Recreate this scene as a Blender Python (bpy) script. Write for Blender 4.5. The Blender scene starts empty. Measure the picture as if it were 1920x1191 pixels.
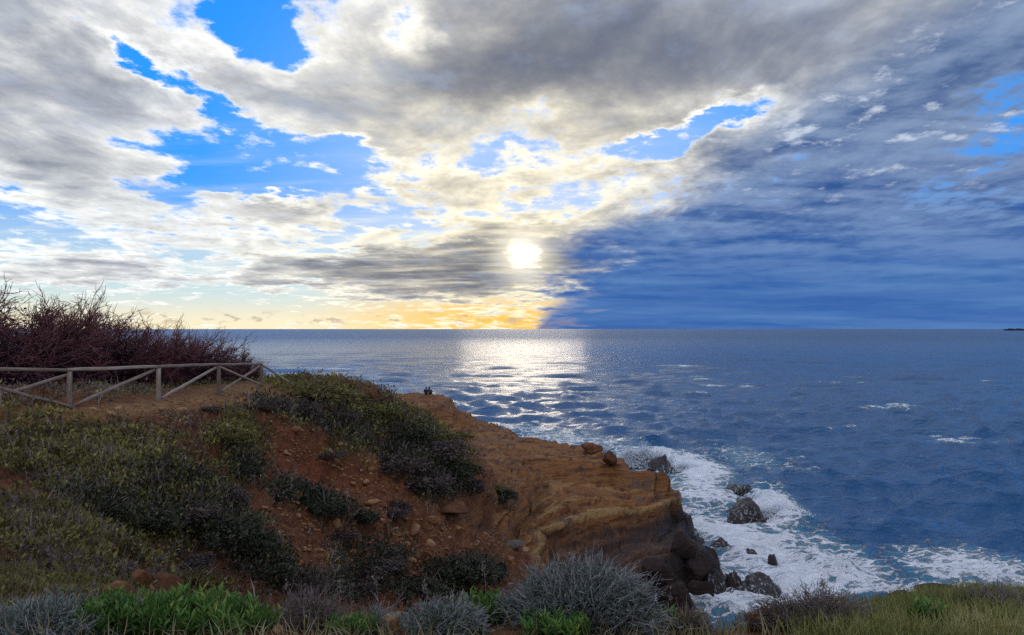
import bpy, math, random
import numpy as np
from mathutils import Vector, Matrix

random.seed(7)
rng = np.random.default_rng(11)
scene = bpy.context.scene
COL = scene.collection

# ------------------------------------------------------------------ camera
FPX, CX, CY, HORIZON = 1371.0, 960.0, 595.5, 617.0      # pixels of the 1920 x 1191 photograph
CAM_Z = 14.0                                            # metres above the sea
PITCH = math.atan((HORIZON - CY) / FPX)
cam_data = bpy.data.cameras.new('camera')
cam_data.sensor_width = 36.0
cam_data.lens = 36.0 * FPX / 1920.0
cam_data.clip_start = 0.1
cam_data.clip_end = 200000.0
cam = bpy.data.objects.new('camera', cam_data)
cam.location = (0, 0, CAM_Z)
cam.rotation_euler = (math.pi / 2 + PITCH, 0, 0)
COL.objects.link(cam)
scene.camera = cam

# ------------------------------------------------------------------ sun, exposure
def px_az_el(px, py):
    az = math.atan((px - CX) / FPX)
    return az, math.atan((HORIZON - py) / FPX * math.cos(az))

SUN_AZ, SUN_EL = px_az_el(980, 474)
SUN_DIR = Vector((math.sin(SUN_AZ) * math.cos(SUN_EL), math.cos(SUN_AZ) * math.cos(SUN_EL), math.sin(SUN_EL)))
sun_data = bpy.data.lights.new('sun', 'SUN')
sun_data.energy = 0.055
sun_data.angle = math.radians(10.0)                     # veiled by thin cloud
sun_data.color = (1.0, 0.86, 0.66)
sun = bpy.data.objects.new('sun', sun_data)
sun.rotation_euler = (-SUN_DIR).to_track_quat('-Z', 'Y').to_euler()
sun.location = (0, 60, 60)
COL.objects.link(sun)

vs = scene.view_settings
vs.view_transform = 'Standard'; vs.look = 'None'; vs.exposure = 0.40; vs.gamma = 1.0
vs.use_curve_mapping = False
scene.cycles.use_denoising = False
scene.cycles.max_bounces = 5
scene.cycles.diffuse_bounces = 4
scene.cycles.glossy_bounces = 3
scene.cycles.transmission_bounces = 2
scene.cycles.transparent_max_bounces = 6
scene.cycles.sample_clamp_indirect = 6.0
scene.cycles.caustics_reflective = False
scene.cycles.caustics_refractive = False

# ------------------------------------------------------------------ node helpers
class NT:
    def __init__(self, tree):
        self.t = tree; self.n = tree.nodes; self.l = tree.links
        self.n.clear()
    def put(self, sock, v):
        if hasattr(v, 'is_output'): self.l.new(v, sock)
        elif isinstance(v, (tuple, list)) and len(v) == 3 and sock.type == 'RGBA': sock.default_value = (*v, 1.0)
        else: sock.default_value = v
    def math(self, op, a, b=None, c=None, clamp=False):
        n = self.n.new('ShaderNodeMath'); n.operation = op; n.use_clamp = clamp
        for s, v in zip(n.inputs, (a, b, c)):
            if v is not None: self.put(s, v)
        return n.outputs[0]
    def add(self, a, b): return self.math('ADD', a, b)
    def mul(self, a, b): return self.math('MULTIPLY', a, b)
    def sub(self, a, b): return self.math('SUBTRACT', a, b)
    def vmath(self, op, a, b=None, scale=None):
        n = self.n.new('ShaderNodeVectorMath'); n.operation = op
        self.put(n.inputs[0], a)
        if b is not None: self.put(n.inputs[1], b)
        if scale is not None: self.put(n.inputs['Scale'], scale)
        return n.outputs['Value'] if op in ('DOT_PRODUCT', 'LENGTH', 'DISTANCE') else n.outputs[0]
    def step(self, v, lo, hi, a=0.0, b=1.0):
        n = self.n.new('ShaderNodeMapRange'); n.interpolation_type = 'SMOOTHSTEP'
        for s, x in zip(n.inputs[:5], (v, lo, hi, a, b)): self.put(s, x)
        return n.outputs[0]
    def lin(self, v, lo, hi, a=0.0, b=1.0):
        n = self.n.new('ShaderNodeMapRange'); n.clamp = True
        for s, x in zip(n.inputs[:5], (v, lo, hi, a, b)): self.put(s, x)
        return n.outputs[0]
    def mix(self, f, a, b, blend='MIX'):
        n = self.n.new('ShaderNodeMix'); n.data_type = 'RGBA'; n.blend_type = blend; n.clamp_factor = True
        self.put(n.inputs[0], f); self.put(n.inputs[6], a); self.put(n.inputs[7], b)
        return n.outputs[2]
    def noise(self, vec, scale, detail=6, rough=0.55, lac=2.0, dist=0.0, color=False, typ=None):
        n = self.n.new('ShaderNodeTexNoise')
        if typ: n.noise_type = typ
        self.put(n.inputs['Vector'], vec)
        n.inputs['Scale'].default_value = scale; n.inputs['Detail'].default_value = detail
        n.inputs['Roughness'].default_value = rough; n.inputs['Lacunarity'].default_value = lac
        n.inputs['Distortion'].default_value = dist
        return n.outputs['Color'] if color else n.outputs['Fac']
    def voronoi(self, vec, scale, feature='F1', out='Distance', rnd=1.0):
        n = self.n.new('ShaderNodeTexVoronoi'); n.feature = feature
        self.put(n.inputs['Vector'], vec); n.inputs['Scale'].default_value = scale
        n.inputs['Randomness'].default_value = rnd
        return n.outputs[out]
    def mapping(self, vec, loc=(0, 0, 0), rot=(0, 0, 0), sc=(1, 1, 1), typ='POINT'):
        n = self.n.new('ShaderNodeMapping'); n.vector_type = typ
        self.put(n.inputs['Vector'], vec)
        n.inputs['Location'].default_value = loc; n.inputs['Rotation'].default_value = rot; n.inputs['Scale'].default_value = sc
        return n.outputs[0]
    def sep(self, v):
        n = self.n.new('ShaderNodeSeparateXYZ'); self.put(n.inputs[0], v); return n.outputs
    def comb(self, x, y, z):
        n = self.n.new('ShaderNodeCombineXYZ')
        for s, v in zip(n.inputs, (x, y, z)): self.put(s, v)
        return n.outputs[0]
    def ramp(self, f, stops, interp='LINEAR'):
        n = self.n.new('ShaderNodeValToRGB'); r = n.color_ramp; r.interpolation = interp
        while len(r.elements) > 1: r.elements.remove(r.elements[-1])
        for i, (p, c) in enumerate(stops):
            e = r.elements[0] if i == 0 else r.elements.new(p)
            e.position = p; e.color = (*c, 1.0) if len(c) == 3 else c
        self.put(n.inputs[0], f)
        return n.outputs[0]
    def attr(self, name):
        n = self.n.new('ShaderNodeAttribute'); n.attribute_name = name
        return n.outputs

def srgb(r, g, b):
    f = lambda c: (c / 255 / 12.92) if c / 255 <= 0.04045 else ((c / 255 + 0.055) / 1.055) ** 2.4
    return (f(r), f(g), f(b))

# ------------------------------------------------------------------ sky
def build_world():
    w = bpy.data.worlds.new('World'); scene.world = w; w.use_nodes = True
    T = NT(w.node_tree)
    STR = 0.10
    tc = T.n.new('ShaderNodeTexCoord'); D = T.vmath('NORMALIZE', tc.outputs['Generated'])
    x, y, z = T.sep(D)
    z = T.math('MAXIMUM', z, 0.0)
    az = T.math('ARCTAN2', x, y); el = T.math('ARCSINE', z)
    zp = T.math('MAXIMUM', z, 0.0)
    den = T.add(zp, 0.10)
    P = T.comb(T.math('DIVIDE', x, den), T.math('DIVIDE', y, den), 0.0)      # cloud deck seen in perspective
    # the edges of every cloud mass are frayed by this warp
    wn = T.noise(P, 2.6, 8, 0.66, color=True)
    warp = T.vmath('MULTIPLY', T.vmath('SUBTRACT', wn, (0.5, 0.5, 0.5)), (0.17, 0.10, 0.0))
    Q0 = T.comb(az, el, 0.0)
    Q = T.vmath('ADD', Q0, warp)
    def blob(px, py, rx, ry, rot=0.0, wt=1.0, vec=None):
        a, e = px_az_el(px, py)
        k = math.cos(a) ** 2
        m = T.mapping(vec or Q, (a, e, 0), (0, 0, math.radians(rot)), (rx / FPX * k, ry / FPX * math.cos(a), 1), 'TEXTURE')
        g = T.n.new('ShaderNodeTexGradient'); g.gradient_type = 'SPHERICAL'
        T.put(g.inputs[0], m)
        return T.mul(T.math('SMOOTH_MIN', g.outputs[1], 0.62, 0.35), wt)
    def blobs(lst, base, vec=None):
        s = base
        for b in lst: s = T.add(s, blob(*b, vec=vec))
        return s
    # thick parts (positive) and gaps (negative): pixel centre, radii, tilt, weight
    LAY = [
        (80, 180, 420, 210, -30, 2.2), (60, 330, 300, 90, 5, .55), (430, 245, 200, 60, -12, .6),
        (330, 60, 330, 90, -32, .85), (560, 190, 240, 75, -22, .75),
        (700, 120, 300, 150, -12, 1.2), (1010, 70, 380, 140, 0, 1.2), (900, 250, 420, 140, 5, .5),
        (1280, 170, 420, 120, 8, .8), (1560, 120, 620, 230, 15, .9), (1250, 40, 760, 150, 0, 1.0), (1500, 330, 560, 130, 8, .75),
        (1750, 420, 500, 200, 0, .7), (1250, 470, 420, 130, 0, .9), (850, 400, 330, 75, 0, .5),
        (440, 398, 235, 48, 4, 1.5), (540, 508, 200, 36, 5, 1.7), (170, 515, 230, 46, 0, 1.4),
        (880, 505, 330, 64, 3, 3.8), (930, 450, 190, 30, 0, 1.6), (700, 330, 70, 26, 0, .6), (450, 312, 90, 18, 0, .55), (400, 460, 190, 26, 0, .7),
        (470, 60, 105, 110, 20, -1.4), (770, 55, 60, 70, 30, -1.0), (250, 120, 120, 26, -35, -.9), (690, 285, 130, 22, -8, -.8), (390, 190, 260, 26, -28, -1.0), (330, 300, 330, 75, -3, -1.05), (560, 345, 200, 45, 0, -.9),
        (620, 290, 120, 30, -15, -.8), (1310, 235, 215, 36, 17, -2.3), (760, 70, 90, 60, 20, -.5), (250, 400, 250, 30, 5, -.5),
        (1030, 385, 170, 22, 3, -.75), (330, 580, 620, 60, 0, -.8), (1480, 362, 70, 14, 0, -.5),
    ]
    L = blobs(LAY, T.add(0.10, T.mul(T.math('MAXIMUM', T.step(el, 0.42, 0.62), T.step(T.math('ABSOLUTE', az), 0.62, 0.9)), 0.30)))
    n1 = T.noise(T.mapping(P, (3.1, 1.7, 0), (0, 0, 0.25), (1.5, 0.95, 1)), 1.25, 11, 0.60, 2.1, 0.25)
    Ps = T.vmath('ADD', P, (0.02, 0.16, 0.0))
    n2 = T.noise(T.mapping(Ps, (3.1, 1.7, 0), (0, 0, 0.25), (1.5, 0.95, 1)), 1.25, 7, 0.60, 2.1, 0.25)
    puff = T.noise(T.mapping(P, (0, 5, 0), (0, 0, 0.2), (1.3, 1.0, 1)), 4.6, 9, 0.64)
    nn = T.add(T.mul(T.sub(n1, 0.5), 3.3), T.mul(T.sub(puff, 0.5), 2.3))
    G = T.mul(T.mul(T.step(az, -0.14, 0.20), T.step(el, 0.25, 0.36)), T.step(el, 0.75, 0.45))
    d = T.add(T.add(T.mul(L, 0.85), nn), T.mul(G, 0.45))
    dl = T.add(T.add(T.mul(L, 1.0), T.mul(T.sub(n1, 0.5), 2.6)), T.mul(G, 0.8))
    relief = T.add(T.mul(T.sub(n1, n2), 2.4), T.mul(T.sub(puff, 0.5), 1.15))                       # >0: flank turned from the sun
    azS = T.add(az, T.mul(T.sub(n1, 0.5), 0.30))
    sdot = T.vmath('DOT_PRODUCT', D, tuple(SUN_DIR))
    ang = T.math('ARCCOSINE', T.math('MINIMUM', sdot, 1.0))
    near = T.step(ang, 0.50, 0.03)                            # wide glow round the sun
    # storm side: everything right of the sun lies in the shade of the rain cloud
    s0 = T.add(0.025, T.mul(T.math('MAXIMUM', T.sub(el, 0.125), 0.0), 1.55))
    s1 = T.add(T.add(s0, 0.07), T.mul(el, 0.6))
    S = T.mul(T.step(azS, s0, s1), T.mul(T.step(az, 2.0, 0.9), T.step(el, 0.85, 0.42)))
    # clear sky: Nishita, deepened, paler at the horizon
    sky = T.n.new('ShaderNodeTexSky'); sky.sky_type = 'NISHITA'; sky.sun_disc = False
    sky.sun_elevation = SUN_EL; sky.sun_rotation = SUN_AZ
    sky.altitude = 10; sky.air_density = 1.0; sky.dust_density = 0.4; sky.ozone_density = 2.5
    hs = T.n.new('ShaderNodeHueSaturation'); hs.inputs['Saturation'].default_value = 1.25; hs.inputs['Value'].default_value = 0.35
    T.put(hs.inputs['Color'], sky.outputs[0])
    k = 1.0 / STR
    C = lambda r, g, b, m=1.0: tuple(c * k * m for c in srgb(r, g, b))
    grad = T.mix(T.step(el, 0.045, 0.20), C(186, 208, 214), C(40, 146, 240))
    grad = T.mix(T.step(el, 0.20, 0.9), grad, C(36, 110, 222))
    grad = T.mix(T.step(el, 0.055, 0.0), grad, C(232, 222, 190))
    clear = T.mix(0.10, grad, hs.outputs[0])
    gold = T.mul(T.step(el, 0.075, 0.008), T.step(ang, 0.34, 0.08))
    clear = T.mix(gold, clear, C(255, 202, 92, 0.80))
    clear = T.mix(T.mul(T.mul(near, T.step(el, 0.03, 0.10)), 0.30), clear, C(255, 250, 228))
    # cloud colours: thin edges glow, thick cores are grey
    alpha = T.step(d, -0.08, 0.46)
    thick = T.sub(1.0, T.math('EXPONENT', T.mul(T.math('MAXIMUM', T.sub(T.add(dl, relief), 0.20), 0.0), -1.05)))
    st = T.noise(T.mapping(P, (4, 8, 0), (0, 0, 0.5), (0.55, 1.5, 1)), 1.3, 7, 0.55, 2.0, 0.4)
    bright = T.mix(near, C(240, 240, 236, 1.02), C(255, 244, 212, 0.96))
    dark = T.mix(near, C(70, 84, 112), C(76, 82, 100))
    low = T.step(el, 0.10, 0.03)
    dark = T.mix(low, dark, C(80, 84, 104))
    dark = T.mix(T.step(T.add(T.mul(puff, 0.6), T.mul(st, 0.4)), 0.46, 0.66), dark, C(110, 126, 154))
    cloud = T.mix(thick, bright, dark)
    sb = T.mix(T.step(el, 0.04, 0.30), C(98, 126, 170), C(124, 142, 170))
    sd = T.mix(T.step(el, 0.04, 0.35), C(36, 76, 138), C(50, 78, 122))
    scl = T.mix(T.step(T.add(T.add(T.mul(d, 0.35), T.mul(relief, 0.6)), T.mul(T.sub(st, 0.5), 3.2)), -0.35, 1.0), sb, sd)
    scl = T.mix(T.mul(T.step(st, 0.58, 0.72), 0.8), scl, C(38, 90, 168))
    scl = T.mix(T.mul(T.step(T.sub(puff, T.mul(st, 0.5)), 0.30, 0.46), T.step(el, 0.10, 0.24)), scl, C(178, 188, 204))
    cloud = T.mix(S, cloud, scl)
    alpha = T.math('MAXIMUM', alpha, T.mul(S, T.step(el, 0.26, 0.10)))
    out = T.mix(alpha, clear, cloud)
    # thin high veil, left
    veil = T.noise(T.mapping(P, (9, 4, 0), (0, 0, -0.2), (0.8, 2.2, 1)), 1.6, 6, 0.6)
    veil = T.mul(T.mul(T.step(veil, 0.42, 0.75), T.mul(T.step(el, 0.30, 0.10), T.step(el, 0.02, 0.07))), T.sub(1.0, S))
    out = T.mix(T.mul(veil, 0.55), out, T.mix(near, C(216, 220, 216), C(250, 238, 205)))
    # rain curtain hanging to the horizon right of the sun
    edge = T.step(T.add(az, T.mul(T.step(el, 0.02, 0.07), T.mul(T.sub(n1, 0.5), 0.5))), 0.028, T.add(0.040, T.mul(el, 1.1)))
    rain = T.mul(edge, T.step(el, 0.15, 0.03))
    band = T.noise(T.mapping(Q0, (0, 0, 0), (0, 0, 0.06), (1.5, 22, 1)), 2.0, 4, 0.55)
    rc = T.mix(T.step(band, 0.3, 0.7), C(38, 82, 148), C(74, 114, 166))
    out = T.mix(T.mul(rain, 0.85), out, rc)
    # small cumulus on the golden horizon
    nh = T.noise(T.mapping(Q0, (2, 0, 0), (0, 0, 0), (10, 24, 1)), 2.6, 6, 0.6)
    ch = T.mul(T.mul(T.step(nh, 0.54, 0.60), T.step(el, 0.003, 0.012)), T.mul(T.step(el, 0.026, 0.016), T.sub(1.0, edge)))
    out = T.mix(T.mul(ch, 0.75), out, C(176, 160, 140))
    # the sun behind thin cloud
    sn = T.add(ang, T.add(T.mul(T.sub(n1, 0.5), 0.05), T.mul(T.sub(puff, 0.5), 0.06)))
    out = T.mix(T.mul(T.step(sn, 0.026, 0.002), 0.95), out, C(255, 250, 235, 2.2))
    halo = T.mul(T.math('POWER', T.step(ang, 0.09, 0.0), 2.4), 0.75)
    out = T.mix(halo, out, C(255, 246, 220, 1.1))
    bg = T.n.new('ShaderNodeBackground'); bg.inputs['Strength'].default_value = STR
    T.put(bg.inputs['Color'], out)
    o = T.n.new('ShaderNodeOutputWorld'); T.l.new(bg.outputs[0], o.inputs[0])
    w.cycles.sampling_method = 'MANUAL'; w.cycles.sample_map_resolution = 512
build_world()
# ------------------------------------------------------------------ pixel -> place
cp, sp = math.cos(PITCH), math.sin(PITCH)
def at(px, py, d):
    """point seen at a pixel, d metres ahead (along +Y) of the camera"""
    a = (px - CX) / FPX; b = (CY - py) / FPX
    ry = cp - b * sp; rz = sp + b * cp
    return Vector((a / ry * d, d, CAM_Z + rz / ry * d))
def col_x(px, d): return (px - CX) / FPX * d
def project(X, Y, Z):
    h = Z - CAM_Z
    f = Y * cp + h * sp; u = -Y * sp + h * cp
    f = np.where(np.abs(f) < 1e-3, 1e-3, f)
    return CX + X / f * FPX, CY - u / f * FPX

# ------------------------------------------------------------------ noise in numpy
def _hash(ix, iy, iz, seed):
    h = (ix.astype(np.uint32) * np.uint32(374761393) + iy.astype(np.uint32) * np.uint32(668265263)
         + iz.astype(np.uint32) * np.uint32(2147483647) + np.uint32(seed * 144665 + 1013))
    h = (h ^ (h >> np.uint32(13))) * np.uint32(1274126177)
    h = (h ^ (h >> np.uint32(16))) * np.uint32(2246822519)
    return h ^ (h >> np.uint32(15))
def pnoise(x, y, z, seed=0):
    """gradient noise, about -1..1"""
    x, y, z = np.broadcast_arrays(np.asarray(x, np.float32), np.asarray(y, np.float32), np.asarray(z, np.float32))
    fx, fy, fz = np.floor(x), np.floor(y), np.floor(z)
    ix, iy, iz = fx.astype(np.int64), fy.astype(np.int64), fz.astype(np.int64)
    x, y, z = x - fx, y - fy, z - fz
    u, v, w = (t * t * t * (t * (t * 6 - 15) + 10) for t in (x, y, z))
    r = 0
    for dx in (0, 1):
        for dy in (0, 1):
            for dz in (0, 1):
                h = _hash(ix + dx, iy + dy, iz + dz, seed)
                gx = (h & np.uint32(1023)).astype(np.float32) / 511.5 - 1
                gy = ((h >> np.uint32(10)) & np.uint32(1023)).astype(np.float32) / 511.5 - 1
                gz = ((h >> np.uint32(20)) & np.uint32(1023)).astype(np.float32) / 511.5 - 1
                g = gx * (x - dx) + gy * (y - dy) + gz * (z - dz)
                r = r + g * (u if dx else 1 - u) * (v if dy else 1 - v) * (w if dz else 1 - w)
    return r * 1.3
def fbm(x, y, z, octv=4, gain=0.5, seed=0, ridge=False):
    a, f, s, t = 1.0, 1.0, 0, 0.0
    for o in range(octv):
        n = pnoise(x * f, y * f, z * f, seed + o * 17)
        if ridge: n = 1 - 2 * np.abs(n)
        s = s + a * n; t += a; a *= gain; f *= 2.03
    return s / t
def sstep(v, lo, hi):
    t = np.clip((v - lo) / (hi - lo), 0, 1)
    return t * t * (3 - 2 * t)
def blob_mask(px, py, lst):
    """soft union of ellipses (cx, cy, rx, ry, tilt, weight) in the photograph's pixels"""
    m = np.zeros_like(px)
    for (cx, cy, rx, ry, rot, w) in lst:
        c, s = math.cos(math.radians(rot)), math.sin(math.radians(rot))
        a = ((px - cx) * c + (py - cy) * s) / rx; b = (-(px - cx) * s + (py - cy) * c) / ry
        m = np.maximum(m, w * np.clip(1.35 - np.sqrt(a * a + b * b), 0, 1))
    return m
def poly_mask(px, py, poly):
    inside = np.zeros(px.shape, bool)
    n = len(poly)
    for i in range(n):
        x1, y1 = poly[i]; x2, y2 = poly[(i + 1) % n]
        c = ((y1 > py) != (y2 > py)) & (px < (x2 - x1) * (py - y1) / (y2 - y1 + 1e-9) + x1)
        inside ^= c
    return inside

# ------------------------------------------------------------------ object helpers
def mesh_object(name, verts, faces, mat=None, parent=None, smooth=True, attrs=None, link=True):
    me = bpy.data.meshes.new(name)
    v = np.asarray(verts, np.float32).reshape(-1, 3)
    if isinstance(faces, np.ndarray):
        f = faces.astype(np.int32); k = f.shape[1]
        me.vertices.add(len(v)); me.vertices.foreach_set('co', v.ravel())
        me.loops.add(f.size); me.loops.foreach_set('vertex_index', f.ravel())
        me.polygons.add(len(f)); me.polygons.foreach_set('loop_start', np.arange(0, f.size, k, dtype=np.int32))
        me.update(calc_edges=True); me.validate()
    else:
        me.from_pydata([tuple(p) for p in v], [], faces); me.update()
    me.polygons.foreach_set('use_smooth', np.full(len(me.polygons), bool(smooth)))
    for k, a in (attrs or {}).items():
        at_ = me.attributes.new(k, 'FLOAT', 'POINT'); at_.data.foreach_set('value', np.asarray(a, np.float32))
    if mat: me.materials.append(mat)
    o = bpy.data.objects.new(name, me)
    if parent is not None: o.parent = parent
    if link: COL.objects.link(o)
    return o
def tag(o, label=None, cat=None, group=None, kind=None):
    if label: o['label'] = label
    if cat: o['category'] = cat
    if group: o['group'] = group
    if kind: o['kind'] = kind
    return o
def empty(name, loc, label=None, cat=None, group=None, rz=0.0):
    o = bpy.data.objects.new(name, None); o.empty_display_size = 0.2
    o.location = loc; o.rotation_euler = (0, 0, rz); COL.objects.link(o)
    return tag(o, label, cat, group)
def material(name):
    m = bpy.data.materials.new(name); m.use_nodes = True
    T = NT(m.node_tree)
    b = T.n.new('ShaderNodeBsdfPrincipled'); o = T.n.new('ShaderNodeOutputMaterial')
    T.l.new(b.outputs[0], o.inputs[0])
    return m, T, b, o

# ------------------------------------------------------------------ shape of the land
CTRL = []          # X, Y, Z
def cpx(*pts):
    for (px, py, d) in pts: CTRL.append(tuple(at(px, py, d)))
def cz(px, *dz):
    for (d, z) in dz: CTRL.append((col_x(px, d), d, z))
# ground the photographer stands on and its crest
for px in (-700, 0, 500, 960, 1500, 2000, 2700): cz(px, (1.0, 12.42), (2.6, 12.36))
cpx((0, 1191, 4.2), (250, 1185, 4.4), (500, 1172, 5.0), (650, 1178, 5.0), (800, 1176, 5.0), (960, 1160, 5.0), (1090, 1150, 5.2),
    (1230, 1180, 5.0), (1350, 1188, 4.8), (1450, 1170, 5.2), (1560, 1160, 5.6), (1680, 1130, 6.4), (1760, 1118, 7.0), (1850, 1125, 6.8), (1920, 1135, 6.4))
# near spur on the left
cpx((100, 1135, 6.0), (300, 1140, 6.6), (430, 1135, 6.6), (310, 1085, 8.6), (200, 1060, 9.0), (0, 1060, 7.6), (0, 1000, 9.6), (150, 1000, 10.4), (0, 955, 12.0), (80, 950, 12.2), (240, 1030, 10.2), (400, 1105, 8.4))
# gully bed
cpx((150, 925, 15.0), (300, 972, 15.5), (450, 1032, 17.0), (560, 1080, 18.5), (640, 1112, 20.0), (800, 1112, 23.0), (1000, 1082, 29.0), (1150, 1100, 33.0), (1240, 1140, 35.5))
# slope below the fence and the mound
cpx((0, 770, 18), (0, 850, 15), (0, 925, 13), (100, 768, 19.6), (100, 800, 18), (100, 870, 16), (200, 860, 16.8), (200, 790, 19.2),
    (300, 752, 22), (300, 790, 20), (300, 860, 17.6), (300, 930, 16), (400, 740, 25.8), (400, 790, 23.0), (400, 870, 20), (400, 950, 17.6),
    (490, 723, 30), (500, 770, 26.5), (500, 850, 23.2), (500, 950, 20), (500, 1040, 18),
    (560, 719, 34), (640, 716, 34), (690, 724, 34), (720, 743, 35), (600, 760, 30), (640, 770, 30.5), (640, 820, 28.2), (640, 900, 25), (640, 1000, 22),
    (770, 775, 35), (800, 806, 34.5), (800, 880, 30), (800, 960, 27), (800, 1040, 24.6), (720, 860, 29), (720, 940, 26),
    (860, 836, 35), (895, 880, 34), (880, 905, 33), (880, 960, 30), (880, 1050, 26.5), (940, 905, 37.5), (940, 960, 34), (940, 1020, 30.5))
# rock platform, its seaward ridge and its faces
cpx((720, 738, 82), (800, 735, 84), (845, 748, 80), (870, 770, 76), (905, 786, 71), (945, 800, 67), (985, 826, 62), (1050, 836, 60), (1100, 840, 58), (1140, 854, 55.5), (1175, 869, 53), (1250, 889, 49),
    (790, 768, 66), (830, 800, 58), (880, 800, 63), (900, 840, 51), (960, 850, 53), (950, 880, 45.5), (1000, 915, 42.5), (1050, 880, 49), (1100, 918, 44.5), (1150, 890, 49), (1200, 918, 45.6),
    (1050, 935, 42), (1000, 1000, 37), (1000, 1040, 33.5), (1080, 990, 39.4), (1150, 975, 41.8), (1215, 955, 44), (1150, 1040, 37.6), (1230, 1010, 41), (1225, 1075, 37.6), (1285, 1010, 42.8), (1300, 1060, 40), (1290, 1120, 37.2), (1335, 1040, 41.5), (1262, 960, 47.5))
# behind the ridge, down to the sea bed
cz(-700, (6, 12.4), (12, 12.3), (30, 12.0), (60, 11.4), (90, 6.0), (110, -3))
cz(-250, (8, 12.35), (16, 12.15), (30, 11.9), (50, 11.4), (75, 8), (95, -3))
cz(0, (30, 11.75), (40, 11.6), (50, 11.3), (64, 8.5), (78, -2.5)); cz(200, (26, 11.75), (40, 11.5))
cz(300, (30, 11.6), (45, 11.2), (58, 7.0), (72, -2.5)); cz(430, (36, 11.4), (42, 11.1)); cz(500, (36, 11.35), (41, 11.0), (52, 7.5), (68, -2.5))
cz(640, (38, 11.0), (46, 9.2), (58, 7.2), (75, 1.5), (88, -3)); cz(720, (42, 9.4), (50, 8.3), (68, 7.0), (96, 2), (106, -3)); cz(800, (45, 7.4), (96, 2), (106, -3))
cz(870, (40, 7.0), (90, 0), (98, -3)); cz(945, (77, .5), (86, -3)); cz(1100, (65, .5), (74, -3)); cz(1200, (56, .5), (66, -3)); cz(1262, (52, 1.0), (58, -3))
cz(1330, (49, -2), (46, -1.6)); cz(1395, (42, -2.5), (39, -2.2)); cz(1345, (34, -1.6)); cz(1300, (33.5, -.6)); cz(1500, (60, -4), (36, -3)); cz(1800, (60, -4), (30, -3.5))
# the near cliff, hidden below the crest
for px in (500, 650, 800): cz(px, (7.4, 10.4), (10, 8.8), (14, 7.4))
for px in (960, 1100): cz(px, (7.4, 10.3), (10, 8.4), (15, 6.2), (21, 4.6))
for px in (1230, 1350): cz(px, (7.2, 10.2), (10, 7.6), (15, 4.6), (21, 2.2), (28, .4))
for px in (1500, 1700, 1920): cz(px, (9.0, 9.8), (12, 6.6), (16, 3), (20, .6), (25, -2.5))
cz(2700, (4.5, 12.2), (8, 10.8), (12, 5), (16, 1), (21, -3), (40, -4)); cz(2200, (6.5, 11.7), (9.5, 9), (14, 3), (20, -1), (25, -3), (60, -4))
CTRL = np.array(CTRL)
_A = np.sqrt(((CTRL[:, None, :2] - CTRL[None, :, :2]) ** 2).sum(-1) + 0.04)
_n = len(CTRL)
_M = np.zeros((_n + 3, _n + 3)); _M[:_n, :_n] = _A + np.eye(_n) * -0.05
_M[:_n, _n] = 1; _M[:_n, _n + 1:] = CTRL[:, :2]; _M[_n, :_n] = 1; _M[_n + 1:, :_n] = CTRL[:, :2].T
_W = np.linalg.solve(_M, np.concatenate([CTRL[:, 2], np.zeros(3)]))
def height(X, Y):
    X = np.asarray(X, np.float64); Y = np.asarray(Y, np.float64); sh = X.shape
    X = X.ravel(); Y = Y.ravel(); out = np.empty(len(X))
    for i in range(0, len(X), 40000):
        x = X[i:i + 40000, None]; y = Y[i:i + 40000, None]
        r = np.sqrt((x - CTRL[None, :, 0]) ** 2 + (y - CTRL[None, :, 1]) ** 2 + 0.04)
        out[i:i + 40000] = r @ _W[:_n] + _W[_n] + x[:, 0] * _W[_n + 1] + y[:, 0] * _W[_n + 2]
    return np.maximum(out, -4.5).reshape(sh)

ROCK_POLY = [(712, 722), (800, 725), (880, 755), (960, 788), (1110, 825), (1270, 870), (1290, 950), (1420, 1040), (1370, 1190), (1170, 1190), (1060, 1110), (1005, 1060), (960, 1010), (860, 985),
             (840, 950), (925, 925), (905, 875), (850, 818), (800, 785), (740, 752)]

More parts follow.
